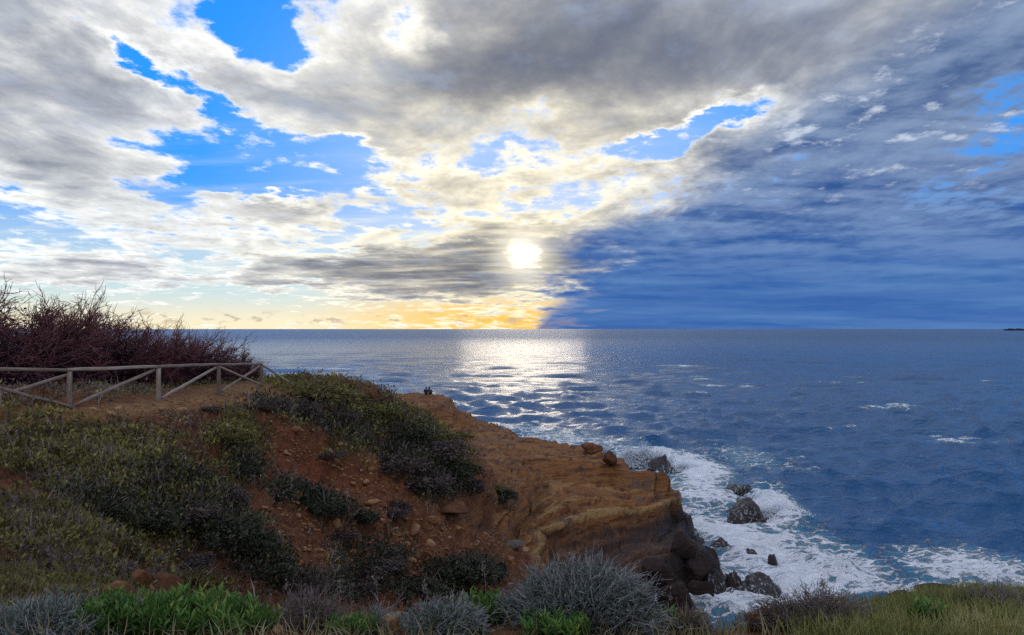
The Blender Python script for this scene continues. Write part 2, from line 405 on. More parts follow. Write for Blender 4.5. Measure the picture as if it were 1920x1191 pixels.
def build_land():
    pxs = np.concatenate([np.arange(-1300, -40, 20), np.arange(-40, 1960, 2.5), np.arange(1960, 3000, 24)]).astype(float)
    t = (pxs - CX) / FPX
    NS, NR = 620, 560
    ds = np.exp(np.linspace(math.log(1.0), math.log(112), NS))
    DD = np.repeat(ds[None, :], len(t), 0); XX = DD * t[:, None]
    ZZ = height(XX, DD)
    # rows are spread so that steep faces get as many as flats
    dl = np.diff(np.log(DD), axis=1) * 0.30; dz = np.diff(ZZ, axis=1) / DD[:, 1:]
    arc = np.concatenate([np.zeros((len(t), 1)), np.cumsum(np.sqrt(dl ** 2 + dz ** 2) + 1e-5, 1)], 1)
    arc /= arc[:, -1:]
    k = np.ones(9) / 9
    pad = np.pad(arc, ((4, 4), (0, 0)), mode='edge')
    arc = sum(pad[i:i + len(t)] for i in range(9)) / 9          # neighbouring columns share their spacing
    u = np.linspace(0, 1, NR)
    D = np.stack([np.interp(u, arc[i], ds) for i in range(len(t))])
    X = D * t[:, None]; Z = height(X, D); Y = D
    PX, PY = project(X, Y, Z)
    # normals of the smooth land
    P = np.stack([X, Y, Z], -1)
    def normals(P):
        du = np.gradient(P, axis=0); dv = np.gradient(P, axis=1)
        n = np.cross(du, dv); n /= np.linalg.norm(n, axis=-1, keepdims=True) + 1e-9
        return n * np.sign(n[..., 2:3] + 1e-6)
    N = normals(P)
    wpx = PX + 18 * fbm(X * .5, Y * .5, Z * .5, 3, seed=3); wpy = PY + 10 * fbm(X * .5, Y * .5, Z * .5, 3, seed=9)
    far = Y > 20
    rock = poly_mask(wpx, wpy, ROCK_POLY) & far
    rock = rock.astype(float)
    for ax in (0, 1):                                            # soften the seam
        for _ in range(3): rock = (np.roll(rock, 1, ax) + rock * 2 + np.roll(rock, -1, ax)) / 4
    rock = np.maximum(rock, sstep(Z, 2.4, 0.6) * (Y > 15)); rock = np.maximum(rock, ((Y > 62) & (Z < 8.5)).astype(float))
    lip = blob_mask(PX, PY, [(1745, 1118, 120, 30, 4, 1)]) * (Y > 5) * (Y < 11)
    veg = 1 - rock
    # relief
    sx, sy, sz = X, Y, Z
    big = fbm(sx * .35, sy * .35, sz * .5, 4, seed=21)
    mid = fbm(sx * 1.1, sy * 1.1, sz * 1.6, 4, .55, seed=41)
    rid = fbm(sx * .13 + .25 * big, sy * .13, sz * .6, 4, .5, seed=61, ridge=True)
    wide = fbm(sx * .11, sy * .11, sz * .3, 2, .5, seed=66)
    blk = fbm(sx * .22, sy * .5, sz * 1.1, 4, .55, seed=67)
    bed = Z + 0.05 * X + .55 * wide + .06 * big + .02 * Y                # bedding planes dip gently seaward
    ph = (bed / 0.62 + .12 * blk) % 1.0
    strata = sstep(ph, 0.0, .16) * (1 - sstep(ph, .16, 1.0) * .75)
    ph2 = (bed / 0.21 + .08 * mid) % 1.0
    strata2 = sstep(ph2, 0, .2) * (1 - ph2 * .8)
    crack = np.abs(pnoise(sx * .42 + .5 * mid, sy * .42, sz * .2 + .2 * mid, 77))
    crack = (1 - sstep(crack, 0, .045)) * sstep(blk, -.25, .2)
    scale = np.clip(Y / 22, .15, 1)
    dr = rock * (.32 * strata + .13 * strata2 + .55 * rid + .40 * blk + .07 * mid - .30 * crack - .3)
    fine = fbm(sx * 4, sy * 4, sz * 4, 3, .6, seed=91)
    clod = fbm(sx * 8, sy * 8, sz * 8, 2, .6, seed=97, ridge=True)
    rill = fbm(sx * .9 + .4 * big, sy * .35, sz * .2, 4, .55, seed=95, ridge=True)
    dsoil = (1 - rock) * scale * (.38 * big + .30 * mid + .20 * fine + .30 * rill * (Y > 12) + .07 * clod - .1) + rock * (.13 * fine + .05 * clod) * np.clip(scale, .3, 1)
    # eroded scarps on the slope
    scarp = blob_mask(PX, PY, [(600, 880, 130, 40, 25, 1), (1000, 1060, 60, 40, 0, .5), (400, 850, 40, 18, 0, 1)]) * (Y > 14)
    dsoil -= .35 * scarp * (1 - rock)
    near = sstep(Y, 2.0, 8.0)
    disp = (dr + dsoil) * np.where(Y < 12, near, 1)
    horiz = N.copy(); horiz[..., 2] *= np.where(rock > .5, .75, 1)
    keep_px = ((PX > 100) & (PX < 560) & (Y > 17) & (Y < 40) & (PY < 772))
    disp = np.where(keep_px, disp * .25, disp)
    P2 = P + horiz * disp[..., None]
    # ledges: beds weather back to flat treads and steep risers
    def terrace(b, p, k): return p * (np.floor(b / p) + sstep(b / p - np.floor(b / p), k, 1.0)) - b
    b1 = bed + .12 * big + .10 * blk
    P2[..., 2] += rock * (Y > 20) * (.95 * terrace(b1, 1.5, .66) + .85 * terrace(b1 + .95 * terrace(b1, 1.5, .66), .42, .55)) * sstep(Z, -.5, 1.2)
    nr, nc = P.shape[0], P.shape[1]
    idx = np.arange(nr * nc).reshape(nr, nc)
    F = np.stack([idx[:-1, :-1], idx[1:, :-1], idx[1:, 1:], idx[:-1, 1:]], -1).reshape(-1, 4)
    V = P2.reshape(-1, 3)
    zmax = V[F][:, :, 2].max(1)
    F = F[zmax > -1.6]                                           # the sea bed is never seen
    PX2, PY2 = project(V[:, 0], V[:, 1], V[:, 2])
    N2 = normals(P2).reshape(-1, 3)
    return V, F, PX2, PY2, N2, rock.ravel(), crack.ravel(), scarp.ravel(), b1.ravel()

LV, LF, LPX, LPY, LN, LROCK, LCRACK, LSCARP, LBED = build_land()

# masks of the cover, in the photograph's pixels, frayed by noise
_w1 = fbm(LV[:, 0] * .6, LV[:, 1] * .6, LV[:, 2] * .6, 4, .6, seed=301)
_w2 = fbm(LV[:, 0] * 1.7, LV[:, 1] * 1.7, LV[:, 2] * 1.7, 3, .6, seed=331)
GREEN_AREAS = [(190, 870, 260, 80, 10, 1), (60, 840, 120, 50, 0, .8), (440, 830, 60, 70, 60, 1), (610, 735, 110, 26, 8, 1), (720, 785, 120, 40, 25, 1), (800, 810, 110, 40, 40, .9), (560, 790, 80, 30, 10, .5), (640, 830, 70, 40, 30, .6),
               (90, 985, 170, 40, 10, .9), (380, 1095, 60, 22, 0, 1), (300, 1000, 180, 45, 15, .55), (230, 712, 150, 14, 0, .8), (200, 1030, 120, 40, 15, .6), (430, 1000, 90, 50, 30, .7), (840, 870, 70, 40, 40, .8)]
SCREE_AREAS = [(560, 830, 80, 45, 30, 1), (640, 870, 90, 40, 25, 1), (560, 990, 90, 90, 45, 1), (640, 1060, 110, 60, 30, 1), (740, 1000, 100, 70, 30, .8), (820, 1010, 90, 60, 20, .9), (700, 930, 120, 40, 25, .7), (900, 1020, 90, 60, 0, .6), (380, 755, 160, 14, -4, .7), (330, 1120, 130, 30, 0, .8), (260, 775, 150, 14, 0, .5)]
LGREEN = np.clip(blob_mask(LPX, LPY, GREEN_AREAS) + .55 * _w1 + .25 * _w2 - .12, 0, 1) * (1 - LROCK) * (LV[:, 1] > 6)
LSCREE = np.clip(blob_mask(LPX, LPY, SCREE_AREAS) + .5 * _w1 - .1, 0, 1) * (1 - LROCK) * (LV[:, 1] > 5.5)
PATH = np.clip(blob_mask(LPX, LPY, [(300, 762, 330, 16, -6, 1), (480, 730, 110, 14, -4, 1), (60, 775, 120, 14, 3, .7)]) + .3 * _w2, 0, 1) * (LV[:, 1] > 16) * (LV[:, 1] < 42)

def land_material():
    m, T, b, o = material('land')
    geo = T.n.new('ShaderNodeNewGeometry'); pos = geo.outputs['Position']
    z = T.sep(pos)[2]
    A = lambda n: T.attr(n)['Fac']
    n1 = T.noise(pos, 0.7, 8, 0.62); n2 = T.noise(pos, 4.0, 7, 0.65); n3 = T.noise(pos, 22.0, 5, 0.65)
    soil = T.ramp(n2, [(.28, (.035, .016, .009)), (.42, (.115, .042, .017)), (.54, (.20, .072, .026)), (.68, (.22, .115, .050)), (.82, (.34, .21, .11))])
    litter = T.ramp(n3, [(.25, (.030, .020, .011)), (.5, (.095, .062, .028)), (.75, (.19, .135, .065))])
    s2 = T.mix(T.step(T.add(A('green'), T.mul(T.sub(n2, .5), .8)), .18, .55), soil, litter)
    path = T.ramp(n2, [(.3, (.20, .095, .035)), (.6, (.36, .21, .085)), (.8, (.42, .28, .14))])
    s2 = T.mix(T.mul(A('path'), .9), s2, path)
    s2 = T.mix(A('scarp'), s2, T.ramp(n2, [(.3, (.13, .036, .013)), (.7, (.24, .072, .025))]))
    # sandstone: thin beds of ochre and rust
    stretched = T.mapping(pos, (0, 0, 0), (0.03, 0.05, 0), (.35, .35, 4.2))
    bed = T.noise(stretched, 1.1, 7, 0.6, 2.0, .6)
    rockc = T.ramp(bed, [(.26, (.050, .020, .009)), (.42, (.16, .058, .018)), (.53, (.31, .130, .038)), (.64, (.18, .066, .022)), (.80, (.38, .20, .075))])
    bh = T.comb(T.mul(n1, .6), 0.0, T.mul(A('bed'), 1.9))
    bands = T.noise(bh, 1.0, 5, .65)
    rockc = T.mix(T.step(bands, .54, .64), rockc, T.ramp(n2, [(.3, (.30, .155, .050)), (.7, (.46, .28, .11))]))
    rockc = T.mix(T.step(bands, .46, .36), rockc, T.ramp(n2, [(.3, (.055, .022, .012)), (.7, (.14, .055, .024))]))
    rockc = T.mix(T.step(n1, .52, .68), rockc, T.ramp(n2, [(.3, (.10, .055, .036)), (.7, (.20, .125, .085))]))
    rockc = T.mix(T.mul(A('crack'), .8), rockc, (.035, .018, .011))
    wet = T.step(T.add(z, T.mul(T.sub(n1, .5), 3.2)), 3.3, 1.5)
    rockc = T.mix(wet, rockc, T.ramp(n2, [(.3, (.012, .008, .007)), (.7, (.045, .028, .022))]))
    col = T.mix(A('rock'), s2, rockc)
    col = T.mix(T.mul(T.step(n3, .35, .7), .35), col, T.mix(.5, col, (.04, .022, .012)))
    T.put(b.inputs['Base Color'], col)
    T.put(b.inputs['Roughness'], T.mix(T.mul(wet, A('rock')), (.92, .92, .92), (.5, .5, .5)))
    b.inputs['Specular IOR Level'].default_value = .25
    bmp = T.n.new('ShaderNodeBump'); bmp.inputs['Strength'].default_value = 1.0; bmp.inputs['Distance'].default_value = .20
    T.put(bmp.inputs['Height'], T.add(T.add(T.mul(n2, .9), T.mul(n3, .35)), T.mul(T.mul(bed, A('rock')), .9)))
    T.l.new(bmp.outputs[0], b.inputs['Normal'])
    return m
land = mesh_object('headland_terrain', LV, LF, land_material(), attrs=dict(rock=LROCK, crack=LCRACK, green=LGREEN, path=PATH, scarp=LSCARP, bed=LBED))
tag(land, 'red earth and layered orange sandstone headland falling to the sea', None, None, 'structure')
# ------------------------------------------------------------------ sea
FOAM_AREAS = [(1215, 862, 75, 26, 8, 1), (1300, 882, 80, 26, 12, 1.0), (1320, 925, 95, 34, 10, .78), (1340, 985, 110, 40, 15, .80), (1455, 955, 62, 34, 20, 1), (1400, 1010, 120, 40, 15, 1), (1460, 1060, 160, 46, 18, .92),
              (1370, 1120, 90, 60, 0, 1), (1500, 1110, 130, 50, 10, .95), (1590, 1070, 130, 46, 25, .78), (1660, 1110, 110, 40, 10, .74), (1800, 1060, 130, 40, 12, .74), (1880, 1090, 110, 40, 10, .72), (1760, 1110, 120, 30, 0, .5),
              (1080, 826, 150, 18, 6, .55), (985, 806, 70, 12, 6, .5), (1400, 860, 110, 26, 12, .34), (1500, 1010, 100, 40, 25, .5), (1250, 1150, 90, 60, 0, .8)]
def wave_sum(X, Y, spacing):
    r = np.random.default_rng(5)
    Z = np.zeros_like(X); DX = np.zeros_like(X); DY = np.zeros_like(X)
    for i in range(84):
        lam = 0.9 * (34 / 0.9) ** (i / 83.0)
        th = math.radians(-97 + r.normal(0, 24 if lam > 8 else 36))       # running in towards the shore
        amp = .0150 * lam ** .95 * (1.0 if lam < 5.0 else (5.0 / lam) ** 1.0)
        k = 2 * math.pi / lam
        fade = np.clip((lam / spacing - 2.2) / 2.0, 0, 1)
        ph = k * (X * math.cos(th) + Y * math.sin(th)) + r.uniform(0, 6.28)
        s, c = np.sin(ph), np.cos(ph)
        Z += amp * fade * s; DX += amp * fade * c * math.cos(th) * .9; DY += amp * fade * c * math.sin(th) * .9
    return DX, DY, Z
def build_sea():
    pxs = np.concatenate([np.arange(-1400, 380, 24), np.arange(380, 1950, 2.8), np.arange(1950, 3300, 26)]).astype(float)
    t = (pxs - CX) / FPX
    d = 1 / np.linspace(1 / math.sqrt(20), 1 / math.sqrt(3200), 540) ** 2
    D = np.repeat(d[None], len(t), 0); X = D * t[:, None]; Y = D.copy()
    sp_ = np.repeat(np.maximum(np.gradient(d), d * .002)[None], len(t), 0)
    patch = 1 + .35 * fbm(X * .02, Y * .02, 0 * X, 3, seed=511)
    DX, DY, Z = wave_sum(X, Y, sp_)
    PX, PY = project(X, Y, 0 * X)
    w1 = fbm(X * .22, Y * .22, 0 * X, 4, .6, seed=401)
    # foam drawn out along the backwash
    a = X * .8 - Y * .6; b_ = X * .6 + Y * .8
    st = fbm(a * .28, b_ * .9, 0 * X, 5, .62, seed=431)
    m = blob_mask(PX + 26 * w1, PY + 9 * st, FOAM_AREAS) * (Y < 130)
    foam = np.clip(m * 1.05 + .38 * st * (m > .02) + .10 * w1, 0, 1)
    caps = sstep(Z + .10 * w1, .36, .55) * sstep(fbm(X * .05, Y * .05, 0 * X, 3, seed=471), .02, .3) * .8
    foam = np.maximum(foam, caps * (Y < 500))
    turb = fbm(X * .9, Y * .9, 0 * X, 4, .6, seed=451)
    brk = blob_mask(PX, PY, [(1465, 955, 55, 20, 18, 1), (1290, 872, 70, 14, 14, .8), (1540, 1055, 110, 16, 26, .6)])
    Z = Z * patch * (1 - .35 * foam) + foam * (.42 * turb + .10) + .75 * brk * (1 + .5 * turb)
    X2 = X + DX * patch; Y2 = Y + DY * patch
    edge = np.zeros_like(Z); edge[:, -40:] = np.linspace(0, 1, 40)[None]
    Z = Z * (1 - edge)
    nr, nc = Z.shape
    idx = np.arange(nr * nc).reshape(nr, nc)
    F = np.stack([idx[:-1, :-1], idx[1:, :-1], idx[1:, 1:], idx[:-1, 1:]], -1).reshape(-1, 4)
    V = np.stack([X2, Y2, Z], -1).reshape(-1, 3)
    foam = foam.ravel()
    # open sea beyond, out to the horizon, joined to the last row
    far = [4200, 6000, 10000, 20000, 60000, 150000]
    rows = [V, ]; base = nr * nc; prev = idx[:, -1]; cols = np.stack([t, np.ones_like(t)], 1)
    FF = [F]
    for q in far:
        v = np.stack([cols[:, 0] * q, cols[:, 1] * q, np.zeros(len(t))], 1)
        cur = base + np.arange(len(t)); base += len(t)
        rows.append(v); FF.append(np.stack([prev[:-1], prev[1:], cur[1:], cur[:-1]], -1)); prev = cur
    V = np.concatenate(rows); F = np.concatenate(FF)
    foam = np.concatenate([foam, np.zeros(len(V) - len(foam))])
    return V, F, foam
def sea_material():
    m, T, b, o = material('sea_water')
    geo = T.n.new('ShaderNodeNewGeometry'); pos = geo.outputs['Position']
    xx, yy, zz = T.sep(pos)
    dist = T.vmath('LENGTH', pos)
    f = T.attr('foam')['Fac']
    rot = T.mapping(pos, (0, 0, 0), (0, 0, 0.6), (.55, 1.6, 1.0))
    lace = T.noise(rot, 1.5, 9, .72, 2.1, 1.6)
    cell = T.voronoi(T.vmath('ADD', T.mapping(pos, (0, 0, 0), (0, 0, .6), (.7, 1.4, 1)), T.vmath('SCALE', T.noise(pos, 1.4, 4, .6, color=True), scale=1.2)), .9, 'DISTANCE_TO_EDGE')
    web = T.step(cell, .16, .0)
    val = T.add(T.add(f, T.mul(T.sub(lace, .5), 2.1)), T.mul(T.sub(web, .4), .40))
    fm = T.mul(T.step(val, .26, .68), T.step(f, .02, .14))
    # water
    deep = T.mix(T.step(f, .05, .7), (.004, .080, .205), (.06, .27, .37))
    T.put(b.inputs['Base Color'], T.mix(fm, deep, T.ramp(lace, [(.3, (.72, .82, .87)), (.55, (.93, .94, .95))])))
    rough = T.lin(dist, 40, 1200, .05, .36)
    T.put(b.inputs['Roughness'], T.add(rough, T.mul(fm, .6)))
    b.inputs['IOR'].default_value = 1.333
    r1 = T.noise(T.mapping(pos, (0, 0, 0), (0, 0, .15), (.8, 1.5, 1)), 1.6, 6, .62)
    r2 = T.noise(T.mapping(pos, (0, 0, 0), (0, 0, -.2), (.8, 1.6, 1)), .16, 6, .6)
    r3 = T.noise(T.mapping(pos, (0, 0, 0), (0, 0, .1), (.7, 1.3, 1)), .55, 5, .6)
    h = T.add(T.add(T.mul(r1, .17), T.mul(r3, .60)), T.mul(T.mul(r2, 2.6), T.step(dist, 60, 400)))
    h = T.add(h, T.mul(T.mul(lace, fm), .25))
    bmp = T.n.new('ShaderNodeBump'); bmp.inputs['Strength'].default_value = 1.0; bmp.inputs['Distance'].default_value = 1.0
    T.put(bmp.inputs['Height'], h); T.l.new(bmp.outputs[0], b.inputs['Normal'])
    return m
SV, SF, SFOAM = build_sea()
sea = mesh_object('sea', SV, SF, sea_material(), attrs=dict(foam=SFOAM))
tag(sea, 'choppy blue sea with white surf round the rocks', None, None, 'structure')
# ------------------------------------------------------------------ placing things on the land
def ground(px, py, dmin=5.0, dmax=120.0):
    ok = (LV[:, 1] > dmin) & (LV[:, 1] < dmax)
    q = (LPX - px) ** 2 + (LPY - py) ** 2
    q = np.where(ok, q, 1e9)
    c = np.where(q < max(q.min() * 1.5, 16))[0]
    i = c[np.argmin(LV[c, 1])]
    return Vector(LV[i])
def pick(mask, n, seed, lift=0.0):
    r = np.random.default_rng(seed)
    p = np.clip(mask, 0, None) * (LPX > -260) * (LPX < 2350); p = p / p.sum()
    i = r.choice(len(p), n, p=p)
    j = r.uniform(-1, 1, (n, 3)) * (LV[i, 1:2] * .0022)
    return LV[i] + j * (1, 1, 0) + (0, 0, lift), LN[i], i

def norm(v): return v / (np.linalg.norm(v, axis=-1, keepdims=True) + 1e-9)
def leaves(base, axis, length, width, r, droop=.25):
    """one bent lance-shaped face pair per leaf"""
    n = len(base); axis = norm(axis)
    side = norm(np.cross(axis, r.normal(size=(n, 3)))); up = np.cross(side, axis)
    L = np.asarray(length).reshape(-1, 1); W = np.asarray(width).reshape(-1, 1)
    mid = base + axis * L * .5
    tip = base + axis * L - up * L * droop
    V = np.stack([base, mid + side * W * .5 + up * W * .12, tip, mid - side * W * .5 + up * W * .12], 1).reshape(-1, 3)
    i = np.arange(n)[:, None] * 4
    return V, np.concatenate([i + [0, 1, 2], i + [0, 2, 3]], 1).reshape(-1, 3)
def blades(base, axis, length, width, r, bend=.3):
    n = len(base); axis = norm(axis)
    side = norm(np.cross(axis, r.normal(size=(n, 3)))); up = norm(np.cross(side, axis))
    L = np.asarray(length).reshape(-1, 1); W = np.asarray(width).reshape(-1, 1)
    b = r.normal(0, bend, (n, 1))
    m = base + axis * L * .55 + up * L * b * .25
    t = base + axis * L * .95 + up * L * b - (0, 0, 1) * L * np.abs(b) * .3
    V = np.stack([base - side * W * .5, base + side * W * .5, m - side * W * .38, m + side * W * .38, t], 1).reshape(-1, 3)
    i = np.arange(n)[:, None] * 5
    return V, np.concatenate([i + [0, 1, 3], i + [0, 3, 2], i + [2, 3, 4]], 1).reshape(-1, 3)
def tubes(pts, rad):
    """pts (n, k, 3), rad (n, k): three-sided tapering twigs"""
    pts = np.asarray(pts, float); n, k, _ = pts.shape
    ax = norm(pts[:, -1] - pts[:, 0])
    ref = np.where(np.abs(ax[:, 2:3]) > .9, (1.0, 0, 0), (0, 0, 1.0))
    s = norm(np.cross(ax, ref)); u = np.cross(s, ax)
    ring = []
    for a in (0, 2.094, 4.189):
        ring.append(pts + (s * math.cos(a) + u * math.sin(a))[:, None] * np.asarray(rad)[..., None])
    V = np.stack(ring, 2).reshape(-1, 3)
    b = (np.arange(n)[:, None] * k + np.arange(k - 1)[None]).reshape(-1, 1) * 3
    F = np.concatenate([np.concatenate([b + q, b + (q + 1) % 3, b + 3 + (q + 1) % 3, b + 3 + q], 1) for q in range(3)])
    return V, F
def merge(*vf):
    V, F, o = [], [], 0
    for v, f in vf:
        V.append(v); F.append(f + o); o += len(v)
    return np.concatenate(V), np.concatenate(F)

def plant_material(name, stops, rough=.6, trans=.25, spec=.25):
    m, T, b, o = material(name)
    a = T.attr('tint')['Fac']
    oi = T.n.new('ShaderNodeObjectInfo')
    t = T.math('ADD', a, T.mul(T.sub(oi.outputs['Random'], .5), .12), clamp=True)
    c = T.ramp(t, stops)
    T.put(b.inputs['Base Color'], c); b.inputs['Roughness'].default_value = rough
    b.inputs['Specular IOR Level'].default_value = spec
    if trans:
        tr = T.n.new('ShaderNodeBsdfTranslucent'); T.put(tr.inputs['Color'], c)
        mx = T.n.new('ShaderNodeMixShader'); mx.inputs[0].default_value = trans
        T.l.new(b.outputs[0], mx.inputs[1]); T.l.new(tr.outputs[0], mx.inputs[2]); T.l.new(mx.outputs[0], o.inputs[0])
    return m
M_LEAF = plant_material('hillside_leaf', [(0, (.046, .036, .015)), (.35, (.125, .105, .034)), (.7, (.24, .215, .055)), (1, (.42, .34, .09))])
M_DARK = plant_material('dark_leaf', [(0, (.016, .018, .012)), (.5, (.050, .054, .030)), (1, (.12, .12, .065))], trans=.12)
M_HEATH = plant_material('heath_leaf', [(0, (.030, .021, .020)), (.5, (.100, .070, .062)), (1, (.21, .16, .13))], trans=.1)
M_STEM = plant_material('shrub_stem', [(0, (.030, .020, .015)), (1, (.12, .085, .06))], trans=0)
M_GRASS = plant_material('dry_grass_blade', [(0, (.08, .062, .030)), (.4, (.20, .165, .075)), (.75, (.31, .27, .14)), (1, (.42, .36, .23))], trans=.3)
M_OLIVE = plant_material('olive_grass_blade', [(0, (.065, .072, .020)), (.45, (.19, .20, .052)), (.8, (.33, .31, .10)), (1, (.46, .40, .20))], trans=.3)
M_FRESH = plant_material('fresh_leaf', [(0, (.025, .062, .014)), (.5, (.080, .18, .034)), (.85, (.17, .30, .06)), (1, (.36, .38, .08))], rough=.42, trans=.3, spec=.4)
M_GREY = plant_material('grey_leaf', [(0, (.050, .065, .052)), (.5, (.13, .165, .135)), (1, (.28, .31, .27))], trans=.15)
M_GREYTWIG = plant_material('grey_twig', [(0, (.10, .095, .10)), (.5, (.24, .225, .235)), (1, (.42, .39, .39))], trans=0)
M_BROWNTWIG = plant_material('brown_twig', [(0, (.055, .040, .036)), (.5, (.15, .115, .105)), (1, (.30, .24, .21))], trans=0)
M_BARE = plant_material('bare_twig', [(0, (.020, .009, .014)), (.5, (.085, .034, .046)), (1, (.26, .09, .080))], trans=0)
M_BARELEAF = plant_material('withered_leaf', [(0, (.022, .009, .016)), (.6, (.075, .028, .045)), (1, (.15, .06, .06))], trans=.15)
M_RUST = plant_material('rusty_leaf', [(0, (.10, .03, .012)), (1, (.36, .15, .05))])

def per(n, k, r, lo=0, hi=1): return np.repeat(np.clip(r.normal(.5, .22, n), lo, hi), k)

# ---- ground cover nobody could count
def cover(name, label, mask, n, size, mat, seed, kind='leaf', lift=.02, per_clump=1, spread=.1):
    r = np.random.default_rng(seed)
    P, N, i = pick(mask, n, seed)
    d = P[:, 1:2]
    P = np.repeat(P, per_clump, 0); N = np.repeat(N, per_clump, 0); d = np.repeat(d, per_clump, 0)
    m = len(P); sc = size * np.clip(.55 + d / 34, .4, 1.6)
    off = r.normal(0, 1, (m, 3)) * spread * np.clip(d / 16, .3, 1.5)
    off[:, 2] = np.abs(off[:, 2]) * .7
    base = P + off
    clump = np.repeat(np.clip(r.normal(.5, .14, n) + .9 * _w1[i] + .5 * _w2[i], 0, 1), per_clump)
    tint = np.clip(clump + r.normal(0, .16, m), 0, 1)
    if kind == 'leaf':
        V, F = leaves(base, N * .5 + (0, 0, .5) + r.normal(0, .6, (m, 3)), sc[:, 0] * r.uniform(.7, 1.4, m), sc[:, 0] * .62, r); k = 4
    else:
        V, F = blades(base - N * .03, N * .2 + (0, 0, 1) + r.normal(0, .42, (m, 3)), sc[:, 0] * r.uniform(.6, 1.5, m), sc[:, 0] * .05, r); k = 5
    o = mesh_object(name, V, F, mat, attrs=dict(tint=np.repeat(tint, k)))
    return tag(o, label, None, None, 'stuff')
_far = LV[:, 1] > 7.5
vis = (LV[:, 1] > 3.4)
cover('creeping_foliage', 'low green and yellowish creeping plants over the slope', LGREEN ** 1.3 * _far * (LV[:, 1] < 45), 8500, .10, M_LEAF, 71, per_clump=5, spread=.10)
cover('heath_litter', 'dark dry heath and litter over the slope', np.clip(.15 + .8 * _w1 + 1.1 * _w2 - LSCREE * .15 - LSCARP - PATH, 0, 1) * (1 - LROCK) * _far * (LV[:, 1] < 45), 11000, .085, M_HEATH, 72, per_clump=5, spread=.11)
DARK_AREAS = [(450, 1020, 130, 50, 35, 1), (250, 960, 160, 34, 15, 1), (790, 865, 120, 55, 38, 1), (860, 1078, 90, 34, 0, 1), (600, 945, 110, 22, 22, 1), (700, 1050, 90, 40, 20, .7), (560, 775, 110, 22, 12, .7), (330, 900, 140, 30, 10, .6), (650, 1100, 180, 30, 0, .8), (460, 880, 40, 40, 0, .8), (640, 800, 120, 30, 20, .6), (940, 935, 40, 20, 0, 1)]
LDARK = np.clip(blob_mask(LPX, LPY, DARK_AREAS) + .6 * _w1 + .35 * _w2 - .15, 0, 1) * (LV[:, 1] > 9) * (LV[:, 1] < 45) * (1 - .85 * LROCK) * (1 - LSCARP)
cover('low_scrub', 'low dark scrub and dead stems patching the slope', LDARK ** 1.8, 6500, .095, M_DARK, 78, per_clump=5, spread=.14)
cover('dead_stems', 'thin dead stems standing in the scrub of the slope', np.clip(LDARK + .3 * LGREEN, 0, 1), 4000, .34, M_BROWNTWIG, 79, 'blade', per_clump=2, spread=.08)
SPUR = blob_mask(LPX, LPY, [(90, 1000, 190, 55, 12, 1), (60, 1080, 220, 60, 5, 1), (300, 1050, 130, 40, 20, .6), (250, 960, 170, 30, 12, .5)]) * (LV[:, 1] > 4.5) * (LV[:, 1] < 15)
cover('dry_grass', 'dry brownish grass on the near spur', SPUR, 7000, .14, M_GRASS, 73, 'blade', per_clump=3, spread=.05)
cover('spur_weeds', 'small olive weeds among dry grass of the near spur', SPUR * np.clip(.5 + _w2 * 1.5, 0, 1), 3500, .055, M_LEAF, 74, per_clump=5, spread=.06)
cover('path_grass', 'sparse olive grass beside the fence', blob_mask(LPX, LPY, [(230, 735, 260, 16, -4, 1), (620, 722, 110, 12, 5, .8), (430, 720, 80, 10, 0, .8)]) * (LV[:, 1] > 18) * (LV[:, 1] < 46), 1100, .15, M_OLIVE, 75, 'blade', per_clump=3, spread=.08)
CREST = (LV[:, 1] > 3.2) * (LV[:, 1] < 6.4) * (LPY < 1290)
cover('crest_grass', 'mixed dry grass stems along the near crest', CREST * blob_mask(LPX, LPY, [(620, 1180, 160, 60, 0, 1), (1330, 1190, 160, 50, 0, 1), (820, 1180, 200, 60, 0, .6), (60, 1190, 200, 70, 0, .7), (1150, 1200, 300, 50, 0, .5), (400, 1200, 300, 60, 0, .35)]), 1300, .24, M_GRASS, 76, 'blade', per_clump=2, spread=.04)
RIGHT = blob_mask(LPX, LPY, [(1800, 1165, 240, 50, -4, 1), (1620, 1180, 130, 40, 0, .7), (2080, 1185, 260, 90, 0, .8)]) * (LV[:, 1] > 3.2) * (LV[:, 1] < 8.6)
cover('olive_grass', 'dense olive green grass on the right of the near crest', RIGHT, 11000, .20, M_OLIVE, 77, 'blade', per_clump=3, spread=.05)

